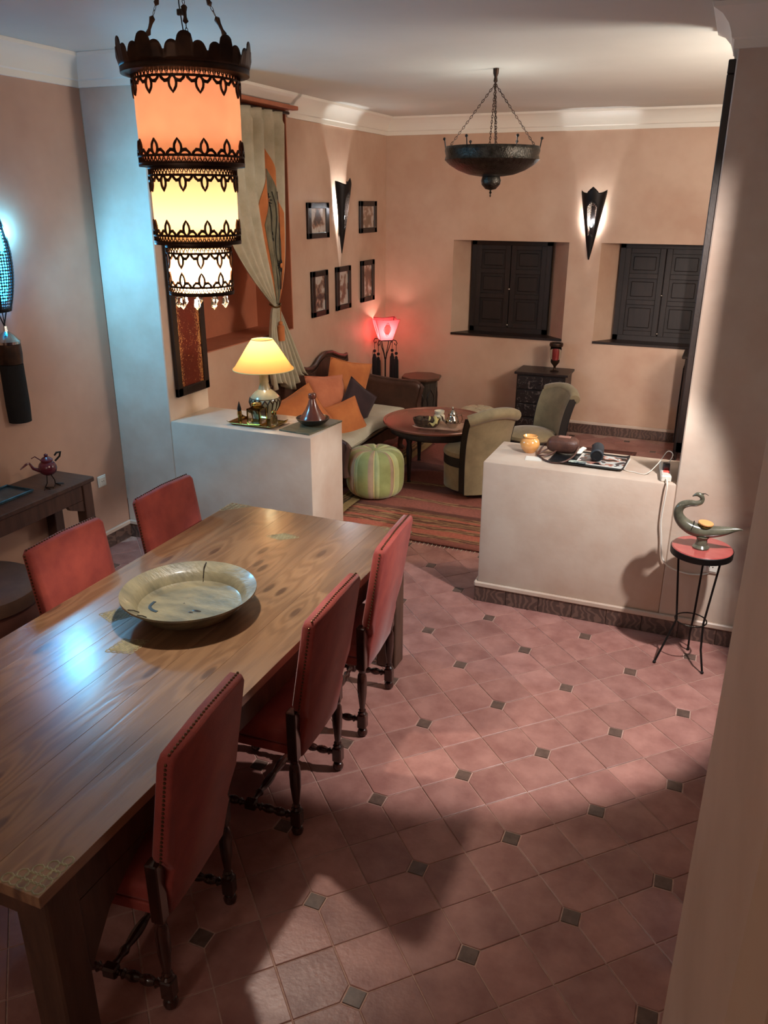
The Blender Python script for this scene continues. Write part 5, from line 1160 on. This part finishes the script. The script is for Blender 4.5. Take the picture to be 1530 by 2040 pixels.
# poufs
def pouf(label, loc, R, H, mats, nseg, piping, rz=0, grp=None):
    t = thing('pouf', label, 'pouf', loc, rz)
    g = G(); NU = nseg * 12
    def f(u, v):
        a = 2 * PI * u; ph = (u * nseg) % 1; cr_ = abs(2 * ph - 1) ** 6
        # superellipse section
        th = -PI / 2 + PI * v; e = .42; r = R * max(1e-3, math.cos(th)) ** e; z = H / 2 + H / 2 * math.copysign(abs(math.sin(th)) ** .62, math.sin(th))
        r *= 1 - .075 * cr_; 
        if v > .5: z -= .012 * cr_
        if v > .93: z -= .012 * (v - .93) / .07
        return (r * math.cos(a), r * math.sin(a), z)
    vs = []
    g.grid(f, NU, 26)
    for idx in range(len(g.f)):
        i = idx % NU; k = i // 12; q = i % 12
        g.m[idx] = 0 if 3 <= q < 9 else (1 if q < 3 else 2)
    g.build('body', mats, t, smooth=60)
    g = G()
    for k in range(nseg):
        pts = []
        for v in range(27):
            p = Vector(f((k / nseg) % 1, v / 26)); pts.append((p.x * 1.01, p.y * 1.01, p.z + (.002 if v > 13 else 0)))
        g.tube(pts[1:], .0048, 5)
    g.build('piping', piping, t)
    g = G(); g.ball((0, 0, H - .010), .03, 14, 6, (1, 1, .3)); g.build('button', mats[0], t); return t
pouf('green and beige striped pouf in front of the sofa', (-2.52, 5.88, .015), .245, .40, [M_green, M_lime, M_beige], 8, M_gold, .35)
pouf('cream leather pouf behind the round coffee table', (-2.15, 7.62, .015), .22, .39, [M_cream, M_cream, M_cream], 10, M_linen, .1)

# armchairs
def armchair(label, loc, rz, seatm, bandm):
    # local: faces +y, back at -y
    t = thing('slipper_chair', label, 'armchair', loc, rz)
    W2 = .205; K = .84
    g = G(); g.lathe([(.22*K, .03), (.262*K, .05), (.268*K, .24), (.262*K, .25), (.001, .25)], n=48, M=TR(0, .05, 0)); g.build('skirt', M_olive, t)
    g = G(); g.lathe([(.264*K, .25), (.270*K, .255), (.270*K, .325), (.264*K, .33), (.001, .33)], n=48, M=TR(0, .05, 0)); g.build('black_band', M_blackcl, t)
    g = G(); g.lathe([(.268*K, .33), (.276*K, .342), (.268*K, .368), (.22*K, .386), (.12*K, .394), (.001, .396)], n=48, M=TR(0, .05, 0)); g.build('seat', M_olive, t)
    def bk(u, v, off=0, ins=1.0):
        # u across, v up; wraps slightly forward at the sides and rolls back at the top
        x = (u - .5) * 2 * W2 * (1 + .10 * v); y = -.165 + .06 * abs(2 * u - 1) ** 2.2 - .09 * v ** 3.0; z = .05 + .695 * v
        n = Vector((0, -1, 0)); return (x * ins, y - off, z - .05 * (abs(2 * u - 1) ** 2) * v ** 3 + .02*(u-.5)*0)
    NU, NV = 24, 24
    fr = G(); fr.grid(lambda u, v: bk(u, v, 0), NU, NV); ba_ = G()
    # front, back, side bands, top roll
    g = G()
    th = .075
    g.grid(lambda u, v: bk(u, v, .0), NU, NV); g.grid(lambda u, v: bk(u, v, th), NU, NV)
    g.build('backrest', M_olive, t, smooth=60)
    g = G()
    for uu in (0, 1):
        g.grid(lambda u, v, uu=uu: bk(uu, v, th * u, 1.0), 4, NV)
    g.build('black_side_band', M_blackcl, t, smooth=60)
    g = G()
    g.tube([Vector(bk(u / 24, 1, th / 2 + .008)) + Vector((0, 0, -.006)) for u in range(25)], .048, 12)
    g.build('top_roll', M_olive, t)
    g = G()
    for uu in (0, 1):
        for off in (0, th): g.tube([bk(uu, v / 20, off) for v in range(21)], .004, 5)
    g.tube([Vector(bk(u / 24, .945, th + .012)) for u in range(25)], .004, 5)
    g.build('piping', M_blackcl, t)
    for x, y in ((-.12, -.1), (.12, -.1), (-.12, .17), (.12, .17)): g = G(); g.lathe([(.014, 0), (.02, .03), (.022, .05)], (x, y, 0), 8); g.build('foot', M_blackcl, t)
    return t
armchair('olive slipper chair seen from behind, beside the right half wall', (-1.79, 6.28, .012), R_(50), None, None)
armchair('olive slipper chair facing the viewer beside the carved chest', (-1.45, 7.02, .012), R_(134), None, None)

# ================================================================== PICTURES
def print_mat(k, c):
    m = bpy.data.materials.new('sketch_print_%d' % k); m.use_nodes = True; nt = m.node_tree; b = nt.nodes['Principled BSDF']; L = nt.links.new
    tc = nd(nt, 'ShaderNodeTexCoord'); mp = nd(nt, 'ShaderNodeMapping'); mp.inputs['Location'].default_value = (k * 3.1, k * 1.7, k * .9); L(tc.outputs['Object'], mp.inputs[0])
    n = nd(nt, 'ShaderNodeTexNoise'); n.inputs['Scale'].default_value = 13; n.inputs['Detail'].default_value = 3; L(mp.outputs[0], n.inputs['Vector'])
    ln_ = nd(nt, 'ShaderNodeVectorMath', operation='LENGTH'); mp2 = nd(nt, 'ShaderNodeMapping'); mp2.inputs['Scale'].default_value = (0, 6.2, 4.2); L(tc.outputs['Object'], mp2.inputs[0]); L(mp2.outputs[0], ln_.inputs[0])
    a = nd(nt, 'ShaderNodeMath', operation='MULTIPLY_ADD'); a.inputs[1].default_value = -.32; L(ln_.outputs['Value'], a.inputs[0]); L(n.outputs['Fac'], a.inputs[2])
    r = nd(nt, 'ShaderNodeValToRGB'); r.color_ramp.elements[0].position = .27; r.color_ramp.elements[0].color = lin((196, 186, 176)); r.color_ramp.elements[1].position = .36; r.color_ramp.elements[1].color = lin((150, 116, 96)); e = r.color_ramp.elements.new(.46); e.color = lin(c)
    L(a.outputs[0], r.inputs[0]); L(r.outputs[0], b.inputs['Base Color']); b.inputs['Roughness'].default_value = .3; return m
pics = [((6.935, 2.148), (.42, .305), 'framed brown sketch print, top left of the five pictures', (84, 66, 60)),
        ((8.06, 2.162), (.42, .305), 'framed pale landscape print, top right of the five pictures', (128, 104, 84)),
        ((6.933, 1.507), (.33, .41), 'framed narrow figure print, bottom left of the five pictures', (92, 70, 66)),
        ((7.447, 1.513), (.33, .41), 'framed narrow figure print below the pointed sconce', (120, 80, 70)),
        ((8.04, 1.533), (.335, .415), 'framed narrow figure print, bottom right above the red lamp', (110, 80, 68))]
for k, ((y, z), (w_, h_), lb, c) in enumerate(pics):
    t = thing('framed_picture', lb, 'picture', (XLL + .001, y, z), 0, 'five framed prints on the lounge wall')
    b = .05; g = G()
    # frame members wider than tall since each is seen foreshortened
    by = .062
    for (y0, y1, z0, z1) in ((-w_ / 2, w_ / 2, h_ / 2 - b, h_ / 2), (-w_ / 2, w_ / 2, -h_ / 2, -h_ / 2 + b), (-w_ / 2, -w_ / 2 + by, -h_ / 2, h_ / 2), (w_ / 2 - by, w_ / 2, -h_ / 2, h_ / 2)): g.box(0, .024, y0, y1, z0, z1, .003)
    g.build('frame', M_dark, t, smooth=0)
    g = G(); g.box(.002, .012, -w_ / 2 + by - .004, w_ / 2 - by + .004, -h_ / 2 + b - .004, h_ / 2 - b + .004); g.build('print', print_mat(k + 1, c), t, smooth=0)
bpy.context.view_layer.update()
